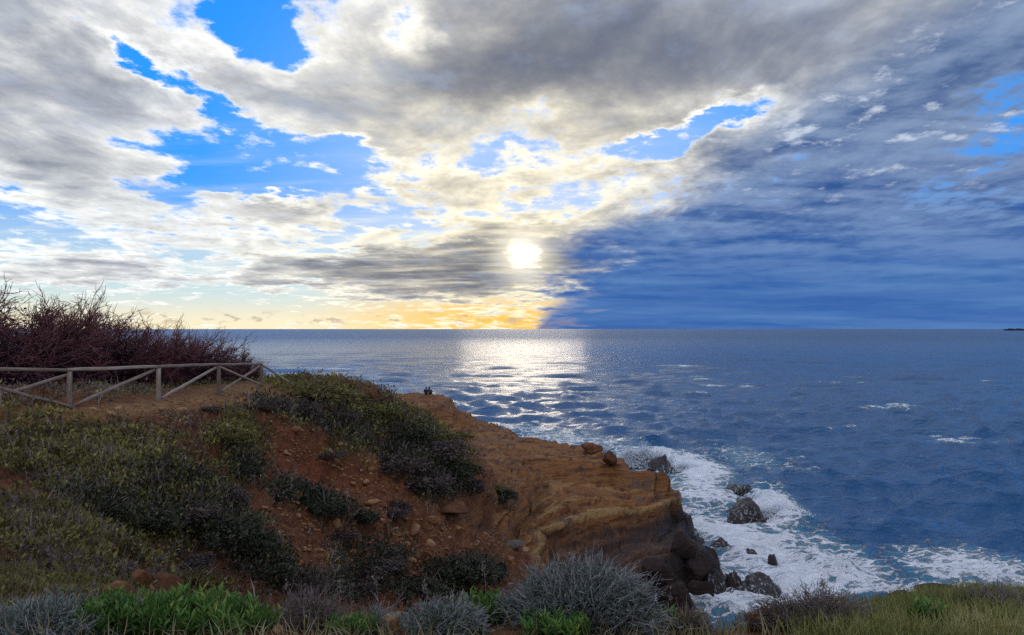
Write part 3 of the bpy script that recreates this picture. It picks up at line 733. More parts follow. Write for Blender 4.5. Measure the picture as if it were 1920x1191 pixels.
# ---- shrubs of the slope: four built once, then placed one by one
def shrub_parts(seed, n_leaf, mats, leaf=.13, flat=.62):
    r = np.random.default_rng(seed)
    nl = 26
    th = r.uniform(0, 6.28, nl); q = r.uniform(.15, .85, nl) ** .7
    lob = np.stack([np.cos(th) * q, np.sin(th) * q, r.uniform(.18, .62, nl) * (1.15 - q * .6)], 1)
    rad = r.uniform(.16, .32, nl)
    k = r.integers(0, nl, n_leaf)
    dirs = norm(r.normal(size=(n_leaf, 3)) + (0, 0, .35))
    c = lob[k] + dirs * (rad[k] * r.uniform(.55, 1.08, n_leaf))[:, None]
    c[:, 2] = np.maximum(c[:, 2] * flat * 1.5, .0)
    V, F = leaves(c, dirs + r.normal(0, .5, (n_leaf, 3)), leaf * r.uniform(.6, 1.3, n_leaf), leaf * .5 * np.ones(n_leaf), r)
    tint = np.repeat(np.clip(r.normal(.45, .2, n_leaf) + (rad[k] - .24), 0, 1), 4)
    fo = mesh_object('foliage', V, F, mats[0], attrs=dict(tint=tint), link=False).data
    m = 60; kk = r.integers(0, nl, m)
    p0 = r.normal(0, .05, (m, 3)) * (1, 1, 0) - (0, 0, .15)
    p2 = lob[kk] * (1, 1, flat * 1.5) + r.normal(0, .12, (m, 3)); p1 = (p0 + p2) / 2 + r.normal(0, .06, (m, 3))
    V, F = tubes(np.stack([p0, p1, p2], 1), np.repeat([[.022, .014, .006]], m, 0))
    st = mesh_object('stems', V, F, mats[1], attrs=dict(tint=np.repeat(r.uniform(0, 1, m), 9)), link=False).data
    return fo, st
SHRUB = dict(dark=[shrub_parts(s, 2600, (M_DARK, M_STEM)) for s in (201, 202)], heath=[shrub_parts(s, 2300, (M_HEATH, M_STEM), .12) for s in (203, 204)],
             green=[shrub_parts(s, 2300, (M_LEAF, M_STEM), .12) for s in (205,)])
def place_shrub(i, kind, px, py, wpx, label, hgt=1.0, dmin=7.0):
    g = ground(px, py, dmin)
    s = wpx * g.y / FPX / 2
    root = empty('shrub', g - Vector((0, 0, .06 * s)), label, 'shrub', 'shrubs on the eroded slope', rz=i * 2.4)
    root.scale = (s * (1.0 + .25 * math.sin(i * 1.7)), s * (1.0 + .25 * math.cos(i * 2.3)), s * hgt * (1 + .2 * math.sin(i * 3.1)))
    v = SHRUB[kind]; fo, st = v[i % len(v)]
    for nm, me in (('foliage', fo), ('stems', st)):
        o = bpy.data.objects.new(nm, me); o.parent = root; COL.objects.link(o)
SHRUBS = [
    ('dark', 560, 918, 70, 'small dark bush just under the bare red scarp'), ('dark', 520, 925, 60, 'small dark bush left below the bare red scarp'),
    ('dark', 612, 960, 90, 'dark bush on orange scree below the red scarp'), ('dark', 680, 975, 80, 'dark bush right of centre on the orange scree slope'),
    ('heath', 745, 875, 120, 'large grey-purple heath bush in the middle of the mound flank'), ('heath', 800, 850, 120, 'grey-purple heath bush high on the mound flank facing the rocks'),
    ('dark', 850, 890, 120, 'blackish bush at the foot of the mound beside the sandstone'), ('heath', 885, 920, 80, 'grey heath bush where the mound meets the sandstone'),
    ('heath', 790, 905, 110, 'grey heath bush on the lower mound above loose stones'), ('dark', 770, 815, 90, 'dark low bush on the mound shoulder'),
    ('green', 700, 770, 110, 'green low bush on the top right of the mound'), ('green', 600, 745, 120, 'green low bush on the crown of the mound'), ('green', 840, 820, 90, 'green low bush hugging the mound edge by the rock ledges'),
    ('heath', 560, 775, 90, 'brownish heath bush on the left shoulder of the mound'), ('heath', 500, 765, 70, 'purple-grey heath tuft at the end of the fence path'),
    ('dark', 940, 935, 80, 'dark bush alone on the orange sandstone platform'), ('green', 930, 915, 40, 'small green tuft on the sandstone beside a dark bush'),
    ('green', 445, 825, 100, 'green bush on the slope below the third fence post'), ('dark', 455, 885, 90, 'dark bush beside the small red hollow of the slope'),
    ('dark', 860, 1085, 130, 'broad blackish bush low in the gully before the orange bank'), ('dark', 915, 1075, 90, 'blackish bush against the orange earth bank in the gully'),
    ('dark', 470, 1030, 130, 'large black-green bush deep in the gully, left of the scree'), ('dark', 510, 1070, 100, 'black-green bush at the lower end of the gully scrub'),
    ('dark', 400, 1000, 130, 'dark bush in the middle of the gully scrub'), ('heath', 345, 965, 120, 'grey heath bush in the upper gully'), ('heath', 420, 945, 120, 'grey-brown heath bush on the slope above the gully scrub'),
    ('dark', 190, 955, 110, 'dark bush at the head of the gully behind the dry grass spur'), ('dark', 270, 990, 100, 'dark bush tucked behind the near grassy spur'),
    ('heath', 250, 900, 110, 'greyish heath bush on the left slope below the second post'), ('heath', 560, 1110, 120, 'grey heath bush near the bottom of the orange scree'),
    ('heath', 700, 1060, 110, 'greyish heath bush on the lower scree slope'), ('dark', 735, 1065, 60, 'small black bush among pale stones on the lower scree'),
    ('heath', 640, 1010, 70, 'grey tuft in the middle of the orange scree'), ('heath', 740, 960, 80, 'purplish heath bush beside pale stones mid slope'),
    ('heath', 395, 765, 46, 'small purple-brown tuft on the earth edge below the fence'), ('green', 195, 715, 60, 'bright green bush behind the fence between first and second post'),
    ('green', 340, 720, 60, 'dull green bush behind the fence right of the second post'), ('heath', 640, 790, 80, 'brown heath bush in the middle of the mound top'),
    ('heath', 620, 850, 60, 'brown heath tuft on rubble above the red scarp'), ('heath', 340, 1060, 110, 'grey heath bush above the two big boulders'),
    ('heath', 650, 1110, 130, 'dark grey heath at the foot of the scree behind the crest'), ('dark', 780, 1110, 90, 'dark bush at the gully bottom behind the near crest'),
]
for i, (k, px, py, w, lab) in enumerate(SHRUBS):
    place_shrub(i, k, px, py, w, lab, hgt=.62 if k != 'green' else .5)

# ---- bare wind-combed shrubs behind the fence
def bare_shrub(seed):
    r = np.random.default_rng(seed)
    lv = [[], [], [], []]
    def path(p, d, L, k, wob, pull):
        pts = [p]
        for q in range(k - 1):
            d = norm(d + r.normal(0, wob, 3) + pull)
            pts.append(pts[-1] + d * L / (k - 1))
        return np.array(pts), d
    wind = np.array((.10, .0, .06))
    for s in range(9):
        a = r.uniform(0, 6.28)
        pts, d = path(np.array((r.normal(0, .12), r.normal(0, .12), -.1)), norm(np.array((math.cos(a) * .75, math.sin(a) * .75, .8))), r.uniform(.62, .95), 5, .16, wind * .5)
        lv[0].append((pts, .024))
        for c in range(7):
            p = pts[1 + c % 4] * .5 + pts[min(4, 2 + c % 4)] * .5
            p2, d2 = path(p, norm(d + r.normal(0, .55, 3)), r.uniform(.34, .52), 5, .2, wind)
            lv[1].append((p2, .010))
            for e in range(7):
                p3, d3 = path(p2[1 + e % 4], norm(d2 + r.normal(0, .6, 3) + (0, 0, .1)), r.uniform(.18, .32), 4, .22, wind)
                lv[2].append((p3, .0050))
                for g in range(6):
                    p4, _ = path(p3[1 + g % 3], norm(d3 + r.normal(0, .6, 3)), r.uniform(.07, .17), 3, .25, wind)
                    lv[3].append((p4, .0038))
    out = []
    for L, w, tb in zip(lv, (1, 1, 1, 1), (.25, .4, .6, .75)):
        pts = np.array([q[0] for q in L]); k = pts.shape[1]
        rad = np.array([q[1] for q in L])[:, None] * np.linspace(1, .45, k)[None]
        out.append((tubes(pts, rad), np.repeat(np.clip(r.normal(tb, .15, len(L)), 0, 1), 3 * k)))
    (bv, bt), tw = (merge(out[0][0], out[1][0]), np.concatenate([out[0][1], out[1][1]])), out[2:]
    br = mesh_object('branches', bv[0], bv[1], M_BARE, attrs=dict(tint=bt), link=False).data
    tv = merge(tw[0][0], tw[1][0])
    twg = mesh_object('twigs', tv[0], tv[1], M_BARE, attrs=dict(tint=np.concatenate([tw[0][1], tw[1][1]])), link=False).data
    n = 9500
    p = np.array([q[0][-1] for q in lv[2]]); k = r.integers(0, len(p), n)
    c = p[k] * r.uniform(.25, .98, (n, 1)) + r.normal(0, .07, (n, 3))
    c[:, 2] = np.abs(c[:, 2]) * r.uniform(.2, .92, n)
    V, F = leaves(c, r.normal(size=(n, 3)) + (0, 0, .4), r.uniform(.03, .07, n), r.uniform(.016, .036, n), r)
    fo = mesh_object('withered_leaves', V, F, M_BARELEAF, attrs=dict(tint=np.repeat(np.clip(r.normal(.45, .25, n), 0, 1), 4)), link=False).data
    return br, twg, fo
BARE = [bare_shrub(s) for s in (31, 32, 33)]
BARES = [(-75, 28, 24.0, 505, 1.05, 'tall bare purple-brown shrub cut by the left edge of the picture'), (25, 0, 25.5, 528, 1.0, 'tall dense bare shrub with reddish twigs rising over the first rail'),
         (120, 0, 27.5, 556, 1.0, 'bare fan-shaped shrub left of the first fence post'), (185, 0, 29.0, 566, .95, 'spreading bare shrub with twigs combed to the right above the second bay'),
         (262, 0, 28.5, 592, .9, 'lower bare shrub behind the second fence post'), (335, 0, 30.0, 596, .95, 'bare shrub with upright reddish twigs against the horizon'),
         (385, 0, 31.5, 622, .8, 'small bare shrub sloping down behind the third fence post'), (432, 0, 33.0, 640, .62, 'thin open bare shrub standing before the sea near the fence end'),
         (470, 0, 34.0, 662, .6, 'lowest bare shrub at the seaward end of the fence'), (70, 0, 32.0, 560, 1.15, 'bare shrub in the second row at far left, half hidden'), (300, 0, 34.0, 620, 1.0, 'bare shrub in the back row behind the second post')]
for i, (px, _, d, top, wide, lab) in enumerate(BARES):
    X = col_x(px, d); z = float(height(np.array([X]), np.array([d]))[0])
    h = (at(px, top, d).z - z)
    root = empty('bare_shrub', (X, d, z - .05), lab, 'shrub', 'bare shrubs behind the fence', rz=[.0, .5, -.4, .25, -.2][i % 5])
    s = h / 1.22
    root.scale = (s * wide * 1.05, s * wide * 1.05, s)
    for nm, me in zip(('branches', 'twigs', 'withered_leaves'), BARE[i % 3]):
        o = bpy.data.objects.new(nm, me); o.parent = root; COL.objects.link(o)
# ------------------------------------------------------------------ foreground plants
def crest(px, py, dlo=3.6, dhi=7.6): return ground(px, py, dlo, dhi)
def rosettes(name, label, px, py, wpx, n, leaf, mat, seed, group=None, high=.16, d=None, cat='plant'):
    """a mat of upright shoots, each ringed by lance-shaped leaves"""
    r = np.random.default_rng(seed)
    g = crest(px, py); w = wpx * g.y / FPX / 2
    q = np.sqrt(r.uniform(0, 1, n)); th = r.uniform(0, 6.28, n)
    x = np.cos(th) * q * w; y = np.sin(th) * q * w * .62
    z = height(g.x + x, g.y + y) - g.z
    h = high * (1.15 - q ** 2 * .6) * r.uniform(.7, 1.25, n)
    p0 = np.stack([x, y, z - .05], 1); p2 = np.stack([x + r.normal(0, .03, n), y + r.normal(0, .03, n), z + h], 1)
    root = empty(name, g, label, cat, group)
    V, F = tubes(np.stack([p0, (p0 + p2) / 2 + r.normal(0, .01, (n, 3)), p2], 1), np.repeat([[.005, .004, .003]], n, 0))
    mesh_object('stems', V, F, M_STEM, root, attrs=dict(tint=np.full(len(V), .5)))
    k = 15
    f = np.tile(np.linspace(.15, 1, k), n)
    b = np.repeat(p0, k, 0) * (1 - f[:, None]) + np.repeat(p2, k, 0) * f[:, None]
    a = np.tile(np.arange(k) * 2.4, n) + np.repeat(r.uniform(0, 6, n), k)
    ax = np.stack([np.cos(a), np.sin(a), .45 + 1.1 * f ** 2], 1) + r.normal(0, .18, (n * k, 3))
    V, F = leaves(b, ax, leaf * r.uniform(.7, 1.25, n * k), leaf * .27 * r.uniform(.8, 1.2, n * k), r, droop=.16)
    t = np.clip(np.repeat(r.normal(.48, .16, n), k) + (f - .6) * .35 + r.normal(0, .1, n * k), 0, 1)
    mesh_object('leaves', V, F, mat, root, attrs=dict(tint=np.repeat(t, 4)))
    return root
def twig_shrub(name, label, px, py, wpx, hpx, n, twig_mat, leaf_mat, seed, n_leaf=2500, lean=(.0, 0, 0), leaf=.03, group=None):
    """a cushion of fine stems radiating from one root, small leaves among them"""
    r = np.random.default_rng(seed)
    g = crest(px, py); k = g.y / FPX; w = wpx * k / 2; h = hpx * k
    root = empty(name, g, label, 'shrub', group)
    tu = 11; ta = r.uniform(0, 6.28, tu); tq = np.sqrt(r.uniform(0, .7, tu)); th_ = r.uniform(.55, 1.1, tu)
    ti = r.integers(0, tu, n); th = r.uniform(0, 6.28, n); q = np.sqrt(r.uniform(0, 1, n))
    cx_ = np.cos(ta[ti]) * tq[ti] + .42 * q * np.cos(th); cy_ = np.sin(ta[ti]) * tq[ti] + .42 * q * np.sin(th)
    th = np.arctan2(cy_, cx_); q = np.clip(np.hypot(cx_, cy_), 0, 1.12)
    hz = np.sqrt(np.clip(1 - (q * .86) ** 2, .05, 1)) * r.uniform(.45, 1.15, n) * (.6 + .4 * th_[ti])
    tip = np.stack([np.cos(th) * q * w, np.sin(th) * q * w * .8, hz * h], 1) + np.array(lean) * hz[:, None]
    p0 = tip * (.42, .42, 0) * r.uniform(.3, 1, (n, 1)) - (0, 0, .06)
    m1 = p0 * .6 + tip * .4 + r.normal(0, .035, (n, 3)) + (0, 0, .03); m2 = p0 * .25 + tip * .75 + r.normal(0, .03, (n, 3)) + (0, 0, .02); tip = tip + r.normal(0, .03, (n, 3))
    V, F = tubes(np.stack([p0, m1, m2, tip], 1), np.repeat([[.0032, .0027, .0020, .0011]], n, 0))
    # side twigs
    j = r.integers(0, n, n * 2); f = r.uniform(.35, .95, (n * 2, 1))
    b = m1[j] * (1 - f) + tip[j] * f
    e = b + norm(norm(tip[j] - m1[j]) + r.normal(0, .45, (n * 2, 3))) * r.uniform(.03, .10, (n * 2, 1))
    V2, F2 = tubes(np.stack([b, (b + e) / 2 + r.normal(0, .004, (n * 2, 3)), e], 1), np.repeat([[.0018, .0014, .0009]], n * 2, 0))
    t1 = np.repeat(np.clip(r.normal(.55, .2, n), 0, 1), 12); t2 = np.repeat(np.clip(r.normal(.6, .2, n * 2), 0, 1), 9)
    VV, FF = merge((V, F), (V2, F2))
    mesh_object('twigs', VV, FF, twig_mat, root, attrs=dict(tint=np.concatenate([t1, t2])))
    if n_leaf:
        j = r.integers(0, n, n_leaf); f = r.uniform(.1, .85, (n_leaf, 1)) ** .8
        c = p0[j] * (1 - f) + tip[j] * f + r.normal(0, .025, (n_leaf, 3))
        V, F = leaves(c, norm(tip[j]) + r.normal(0, .6, (n_leaf, 3)), leaf * r.uniform(.6, 1.4, n_leaf), leaf * .32 * np.ones(n_leaf), r)
        mesh_object('leaves', V, F, leaf_mat, root, attrs=dict(tint=np.repeat(np.clip(r.normal(.5, .2, n_leaf), 0, 1), 4)))
    return root
twig_shrub('grey_shrub', 'large rounded silver-grey shrub of fine twigs in the middle foreground', 1090, 1172, 310, 116, 800, M_GREYTWIG, M_GREY, 81, 15000, (.06, 0, 0), .042)
twig_shrub('grey_shrub', 'low blue-green cushion shrub left of the large grey shrub', 830, 1186, 190, 50, 260, M_GREYTWIG, M_GREY, 82, 8000, leaf=.036)
twig_shrub('grey_shrub', 'pale blue-green cushion shrub in the bottom left corner', 75, 1196, 270, 56, 260, M_GREYTWIG, M_GREY, 83, 8000, leaf=.036)
twig_shrub('grey_shrub', 'tiny grey cushion shrub beside the ochre stone', 712, 1182, 70, 36, 160, M_GREYTWIG, M_GREY, 84, 900, leaf=.028)
twig_shrub('brown_shrub', 'brown-grey twiggy shrub on the crest before the surf', 1530, 1176, 230, 58, 800, M_BROWNTWIG, M_OLIVE, 85, 1400, (.03, 0, 0), .03)
twig_shrub('brown_shrub', 'small dry twiggy shrub between green mat and ochre stone', 585, 1180, 150, 70, 330, M_BROWNTWIG, M_GRASS, 86, 300, leaf=.025)
twig_shrub('brown_shrub', 'thin brownish twiggy shrub right of the large grey shrub', 1300, 1190, 130, 42, 300, M_BROWNTWIG, M_OLIVE, 87, 900, leaf=.03)
twig_shrub('brown_shrub', 'dry brown shrub at the far right edge of the crest', 1885, 1150, 160, 34, 420, M_BROWNTWIG, M_OLIVE, 88, 900, leaf=.03)
rosettes('leafy_plant', 'wide bright green leafy mat in the left foreground', 350, 1172, 330, 210, .070, M_FRESH, 91, 'green leafy plants on the crest')
rosettes('leafy_plant', 'bright green leafy mat joining the wide mat on its left', 215, 1182, 170, 80, .064, M_FRESH, 92, 'green leafy plants on the crest')
rosettes('leafy_plant', 'bright green leafy clump against the left side of the large grey shrub', 905, 1152, 130, 60, .066, M_FRESH, 93, 'green leafy plants on the crest', .15)
rosettes('leafy_plant', 'small dark green leafy clump left of the ochre stone', 655, 1190, 100, 42, .05, M_FRESH, 94, 'green leafy plants on the crest', .10)
rosettes('leafy_plant', 'small yellow-green leafy clump right of the large grey shrub', 1262, 1186, 60, 22, .055, M_FRESH, 95, 'green leafy plants on the crest', .10)
rosettes('leafy_plant', 'tiny yellow-green leafy clump in the olive grass at right', 1738, 1172, 60, 26, .055, M_FRESH, 96, 'green leafy plants on the crest', .13)
rosettes('leafy_plant', 'green leafy clump under the front of the large grey shrub', 1040, 1192, 130, 46, .06, M_FRESH, 97, 'green leafy plants on the crest', .10)
rosettes('rusty_plant', 'small rust-orange withered plant at the crest edge before the surf', 1432, 1178, 84, 34, .05, M_RUST, 98, None, .09)
def stalk(name, label, px, py, top, seed, head=.05, mat=None, group='dry flower stalks on the crest'):
    r = np.random.default_rng(seed); g = crest(px, py)
    L = (py - top) * g.y / FPX
    root = empty(name, g, label, 'stalk', group)
    p = np.array([[(r.normal(0, .02), r.normal(0, .02), -.05), (r.normal(0, .02), 0, L * .35), (r.normal(0, .03), 0, L * .7), (r.normal(0, .04), 0, L)]])
    V, F = tubes(p, np.array([[.0035, .003, .0025, .0018]]))
    mesh_object('stem', V, F, mat or M_BROWNTWIG, root, attrs=dict(tint=np.full(len(V), .7)))
    n = 26; c = p[0, -1] + r.normal(0, 1, (n, 3)) * (.007, .007, head * .45)
    V, F = leaves(c, r.normal(0, .5, (n, 3)) + (0, 0, 1), np.full(n, .022), np.full(n, .010), r)
    mesh_object('seed_head', V, F, mat or M_BROWNTWIG, root, attrs=dict(tint=np.repeat(r.uniform(.3, 1, n), 4)))
for i, (px, py, top, lab) in enumerate([(1560, 1165, 1096, 'dark dry stalk standing up before the surf'), (905, 1160, 1058, 'dry stalk before the black bush of the gully'), (700, 1180, 1085, 'dry stalk behind the ochre stone'), (640, 1185, 1098, 'thin dry stalk left of the ochre stone'),
                                        (795, 1180, 1098, 'dry stalk behind the blue-green cushion shrub'), (185, 1190, 1100, 'pale dry stalk leaning over the left green mat'), (95, 1195, 1104, 'pale dry stalk above the corner cushion shrub'), (540, 1175, 1098, 'dry stalk right of the wide green mat'),
                                        (258, 1190, 1120, 'forked pale dry stalk in the middle of the left green mat'), (1245, 1190, 1120, 'thin dry stalk right of the large grey shrub')]):
    stalk('dry_stalk', lab, px, py, top, 600 + i)

# ------------------------------------------------------------------ rocks
def rock_shape(seed, sub=4, planes=14, stretch=(1, 1, .75), rough=.08, beds=0.0):
    import bmesh
    r = np.random.default_rng(seed)
    bm = bmesh.new(); bmesh.ops.create_icosphere(bm, subdivisions=sub, radius=1)
    D = np.array([v.co[:] for v in bm.verts]); F = np.array([[v.index for v in f.verts] for f in bm.faces]); bm.free()
    n = norm(r.normal(size=(planes, 3))); off = r.uniform(.62, .95, planes)
    dot = D @ n.T
    R = np.where(dot > .05, off / np.maximum(dot, .05), 9)
    R = -np.log(np.exp(-R * 20).sum(1) + np.exp(-1.15 * 20)) / 20
    P = D * R[:, None]
    P = P * (1 + rough * fbm(P[:, 0] * 2 + seed, P[:, 1] * 2, P[:, 2] * 2, 4, .6, seed=seed)[:, None])
    if beds:
        ph = (P[:, 2] / .22 + .3 * pnoise(P[:, 0], P[:, 1], P[:, 2] + seed, seed)) % 1
        P[:, :2] *= (1 + beds * (sstep(ph, 0, .2) - ph))[:, None]
    return P * np.array(stretch), F
def rock_material(name, ramp, wet=False, foamy=False):
    m, T, b, o = material(name)
    tc = T.n.new('ShaderNodeNewGeometry'); pos = tc.outputs['Position']; nz = T.sep(tc.outputs['Normal'])[2]; z = T.sep(pos)[2]
    oi = T.n.new('ShaderNodeObjectInfo')
    n = T.noise(pos, 3.0, 8, .66); f = T.noise(pos, 18, 6, .65)
    c = T.ramp(T.add(T.mul(n, .75), T.mul(oi.outputs['Random'], .25)), ramp)
    c = T.mix(T.step(f, .5, .75), c, T.mix(.5, c, (.02, .014, .010)))
    if foamy:                                              # water draining off in white threads
        run = T.noise(T.mapping(pos, (0, 0, 0), (0, 0, .5), (3.2, 3.2, .55)), 1.6, 6, .65, 2.0, .7)
        k = T.mul(T.step(run, .53, .64), T.step(z, 1.3, .25))
        c = T.mix(T.mul(k, .55), c, (.74, .82, .87))
    T.put(b.inputs['Base Color'], c)
    b.inputs['Roughness'].default_value = .58 if wet else .9
    b.inputs['Specular IOR Level'].default_value = .5 if wet else .2
    bp = T.n.new('ShaderNodeBump'); bp.inputs['Strength'].default_value = .8; bp.inputs['Distance'].default_value = .08
    T.put(bp.inputs['Height'], T.add(n, T.mul(f, .5))); T.l.new(bp.outputs[0], b.inputs['Normal'])
    return m
M_SEAROCK = rock_material('wet_sea_rock', [(.25, (.008, .006, .005)), (.5, (.028, .018, .015)), (.75, (.075, .050, .042))], True, True)
M_STONE = rock_material('slope_stone', [(.22, (.16, .065, .028)), (.45, (.30, .14, .06)), (.62, (.38, .22, .11)), (.85, (.50, .42, .33))])
M_BOULDER = rock_material('red_boulder', [(.25, (.06, .024, .011)), (.55, (.17, .070, .030)), (.8, (.28, .14, .07))])
M_OCHRE = rock_material('ochre_stone', [(.25, (.22, .11, .045)), (.55, (.42, .25, .12)), (.8, (.52, .36, .20))])
M_CLIFF = rock_material('dark_cliff_rock', [(.25, (.012, .008, .007)), (.55, (.045, .026, .020)), (.8, (.10, .058, .040))])
M_BROWNROCK = rock_material('brown_rock', [(.25, (.035, .024, .017)), (.55, (.095, .062, .042)), (.8, (.17, .12, .085))])
M_SLATE = rock_material('grey_slab', [(.25, (.09, .075, .06)), (.7, (.20, .17, .14))])

def sea_rock(label, px, py, wpx, hpx, seed, yaw=0.0, deep=1.0, name='sea_rock', beds=.12):
    """py is where its foot meets the water"""
    p = at(px, py, 1.0); d = CAM_Z / (CAM_Z - p.z)
    g = Vector((p.x * d, d, 0)); w = wpx * d / FPX / 2; h = hpx * d / FPX
    P, F = rock_shape(seed, 5, 11, (1, 1, 1), .12, beds)
    P = P / np.abs(P).max(0)
    lump = fbm(P[:, 0] * 1.3 + seed, P[:, 1] * 1.3, P[:, 2] * 1.6, 5, .62, seed=seed + 3, ridge=True)
    P = P * (1 + .34 * lump)[:, None]; P[:, 2] *= .8 + .35 * pnoise(P[:, 0] * 1.7 + seed, P[:, 1] * 1.7, 0, seed)
    P = P / np.abs(P).max(0)
    P = P * (w, w * deep, h * 1.0); P[:, 2] += h * .02
    P[:, 2] = np.maximum(P[:, 2], -.8)
    o = mesh_object(name, P, F, M_SEAROCK); o.location = g + Vector((0, w * deep * .4, 0)); o.rotation_euler = (0, 0, yaw)
    return tag(o, label, 'rock', 'rocks in the surf')
for i_, (px_, py_, w_, h_, lab_) in enumerate([(1328, 1052, 50, 36, 'dark block at the outer corner of the cliff foot'), (1300, 1085, 70, 60, 'large dark block low on the cliff corner'), (1318, 1132, 60, 56, 'dark rounded block where the cliff meets the white water'),
        (1275, 1140, 80, 60, 'broad black block at the cliff base above the grey shrub'), (1282, 1040, 60, 44, 'brown-black block on the cliff edge below the platform'), (1240, 1100, 90, 60, 'black block in the shaded notch of the cliff')]):
    g_ = ground(px_, py_, 30, 50); k_ = g_.y / FPX
    P_, F_ = rock_shape(770 + i_, 5, 11, (1, 1, 1), .14, .08); P_ = P_ / np.abs(P_).max(0) * (w_ * k_ / 2, w_ * k_ * .45, h_ * k_ * .6)
    o_ = mesh_object('cliff_block', P_, F_, M_CLIFF); o_.location = g_ + Vector((0, .3, h_ * k_ * .15)); o_.rotation_euler = (.1, .15, i_ * 1.3)
    tag(o_, lab_, 'rock', 'dark blocks of the cliff foot')
sea_rock('big dark boulder in the surf beside the leaping spray', 1240, 888, 66, 34, 701, .2, .9)
sea_rock('upper dark reef rock amid white surf', 1385, 925, 58, 20, 702, -.5, 1.3)
sea_rock('larger dark reef rock in front of its partner amid the surf', 1408, 972, 66, 32, 703, .4, 1.5)
sea_rock('low dark reef spur on the left foot of the reef', 1385, 976, 40, 18, 704, .1, .8)
sea_rock('big dark boulder streaming with white water near the crest', 1425, 1114, 90, 32, 705, -.3, 1.0)
sea_rock('tall dark boulder at the foot of the cliff corner', 1348, 1112, 46, 46, 706, .3, 1.0)
sea_rock('dark block between the cliff corner and the streaming boulder', 1378, 1095, 30, 24, 707, .8, 1.0)
sea_rock('flat dark rock off the cliff foot', 1352, 1027, 46, 18, 708, .2, 1.0)
sea_rock('tiny dark rock poking from the foam mid surf', 1408, 1042, 26, 12, 709, .1, 1.0)
sea_rock('small rounded dark rock right of the tiny one in the foam', 1448, 1056, 24, 16, 710, .6, 1.0)
sea_rock('low dark rock beneath the cliff corner boulder', 1375, 1122, 38, 18, 711, .6, 1.0)
def land_rock(name, label, px, py, wpx, hpx, seed, mat, dmin=4, dmax=60, yaw=0, deep=.9, cat='rock', sink=.25):
    g = ground(px, py, dmin, dmax); w = wpx * g.y / FPX / 2; h = hpx * g.y / FPX
    P, F = rock_shape(seed, 4, 10, (1, 1, 1), .16)
    P = P / np.abs(P).max(0) * (w, w * deep, h * .62)
    o = mesh_object(name, P, F, mat); o.location = g + Vector((0, 0, h * (.62 - sink))); o.rotation_euler = (0, 0, yaw)
    return tag(o, label, cat)
land_rock('boulder', 'rounded reddish boulder with roots over it on the near spur', 264, 1098, 46, 36, 721, M_BOULDER, 6.5, 14, .2)
land_rock('boulder', 'largest reddish boulder with a cracked face on the near spur', 314, 1118, 62, 40, 722, M_BOULDER, 6.2, 14, .5)
land_rock('boulder', 'red boulder half buried left of the two larger ones', 226, 1122, 56, 40, 723, M_BOULDER, 6, 14, .9)
land_rock('boulder', 'small flat reddish boulder at the right end of the spur stones', 462, 1132, 44, 16, 724, M_BOULDER, 6, 14, .3)
land_rock('boulder', 'small squarish boulder behind the cracked boulder', 306, 1090, 30, 16, 725, M_BOULDER, 6.5, 14, .1)
land_rock('ochre_stone', 'pale ochre pointed stone on the crest at the bottom edge', 734, 1184, 46, 40, 726, M_OCHRE, 3.6, 7, .4)
land_rock('ochre_stone', 'small reddish stone under the bright green clump', 945, 1158, 26, 14, 727, M_BOULDER, 3.6, 7, .4)
land_rock('ochre_stone', 'small pale stone right of the wide green mat', 525, 1184, 28, 16, 728, M_OCHRE, 3.6, 7, .7)
land_rock('flat_rock', 'grey flat slab on top of the orange bank', 968, 1024, 44, 12, 729, M_SLATE, 20, 45, .2)
land_rock('boulder', 'orange boulder at the left end of the sandstone platform', 850, 958, 66, 20, 730, M_BOULDER, 20, 45, .5)
land_rock('boulder', 'dark rounded boulder on the seaward ridge of the platform', 1142, 866, 34, 24, 731, M_BOULDER, 45, 70, .2)
land_rock('boulder', 'brown hump of rock on the seaward ridge', 1108, 848, 46, 20, 732, M_BOULDER, 45, 70, .2)
land_rock('flat_rock', 'brown rock slab topping the grassy bluff at right', 1765, 1116, 100, 26, 734, M_BROWNROCK, 4, 11, .1, .7)
land_rock('flat_rock', 'brown rock lump at the left end of the grassy bluff', 1695, 1124, 62, 24, 735, M_BROWNROCK, 4, 11, .6, .8)
land_rock('flat_rock', 'low brown rock at the right of the bluff slab', 1835, 1126, 80, 20, 736, M_BROWNROCK, 4, 11, .3, .8)
land_rock('boulder', 'pale stone lying on the gully slope among dark scrub', 268, 950, 30, 14, 733, M_OCHRE, 12, 22, .2)

# stones of the scree: the largest each an object under the terrain, the rest gravel
STONES = []
for s in range(7):
    P, F = rock_shape(740 + s, 2, 9, (1, .85, .6), .06)
    STONES.append((P, F, mesh_object('stone', P, F, M_STONE, smooth=False, link=False).data))
r_ = np.random.default_rng(99)
SMASK = (LSCREE + .05) * (1 - LROCK) * (LV[:, 1] > 6.3) * (LV[:, 1] < 40) * (LPY > 735)
P, N, I = pick(SMASK * (LPY < 1140) * np.clip(.4 + 1.4 * _w2, .05, 1.5), 295, 55)
for i, p in enumerate(P):
    o = bpy.data.objects.new('stone', STONES[i % 7][2])
    s = float(np.clip(r_.lognormal(math.log(6.4), .42), 4.2, 15)) * p[1] / FPX
    o.location = p + np.array((0, 0, s * .15)); o.scale = (s, s, s); o.rotation_euler = (r_.normal(0, .35), r_.normal(0, .35), r_.uniform(0, 6.3))
    o.parent = land; COL.objects.link(o)
P, N, I = pick(SMASK * np.clip(.35 + 1.6 * _w2, .03, 1.5), 11500, 56)
VV, FF, off = [], [], 0
P5, F5 = rock_shape(760, 1, 9, (1, .85, .6), .05)
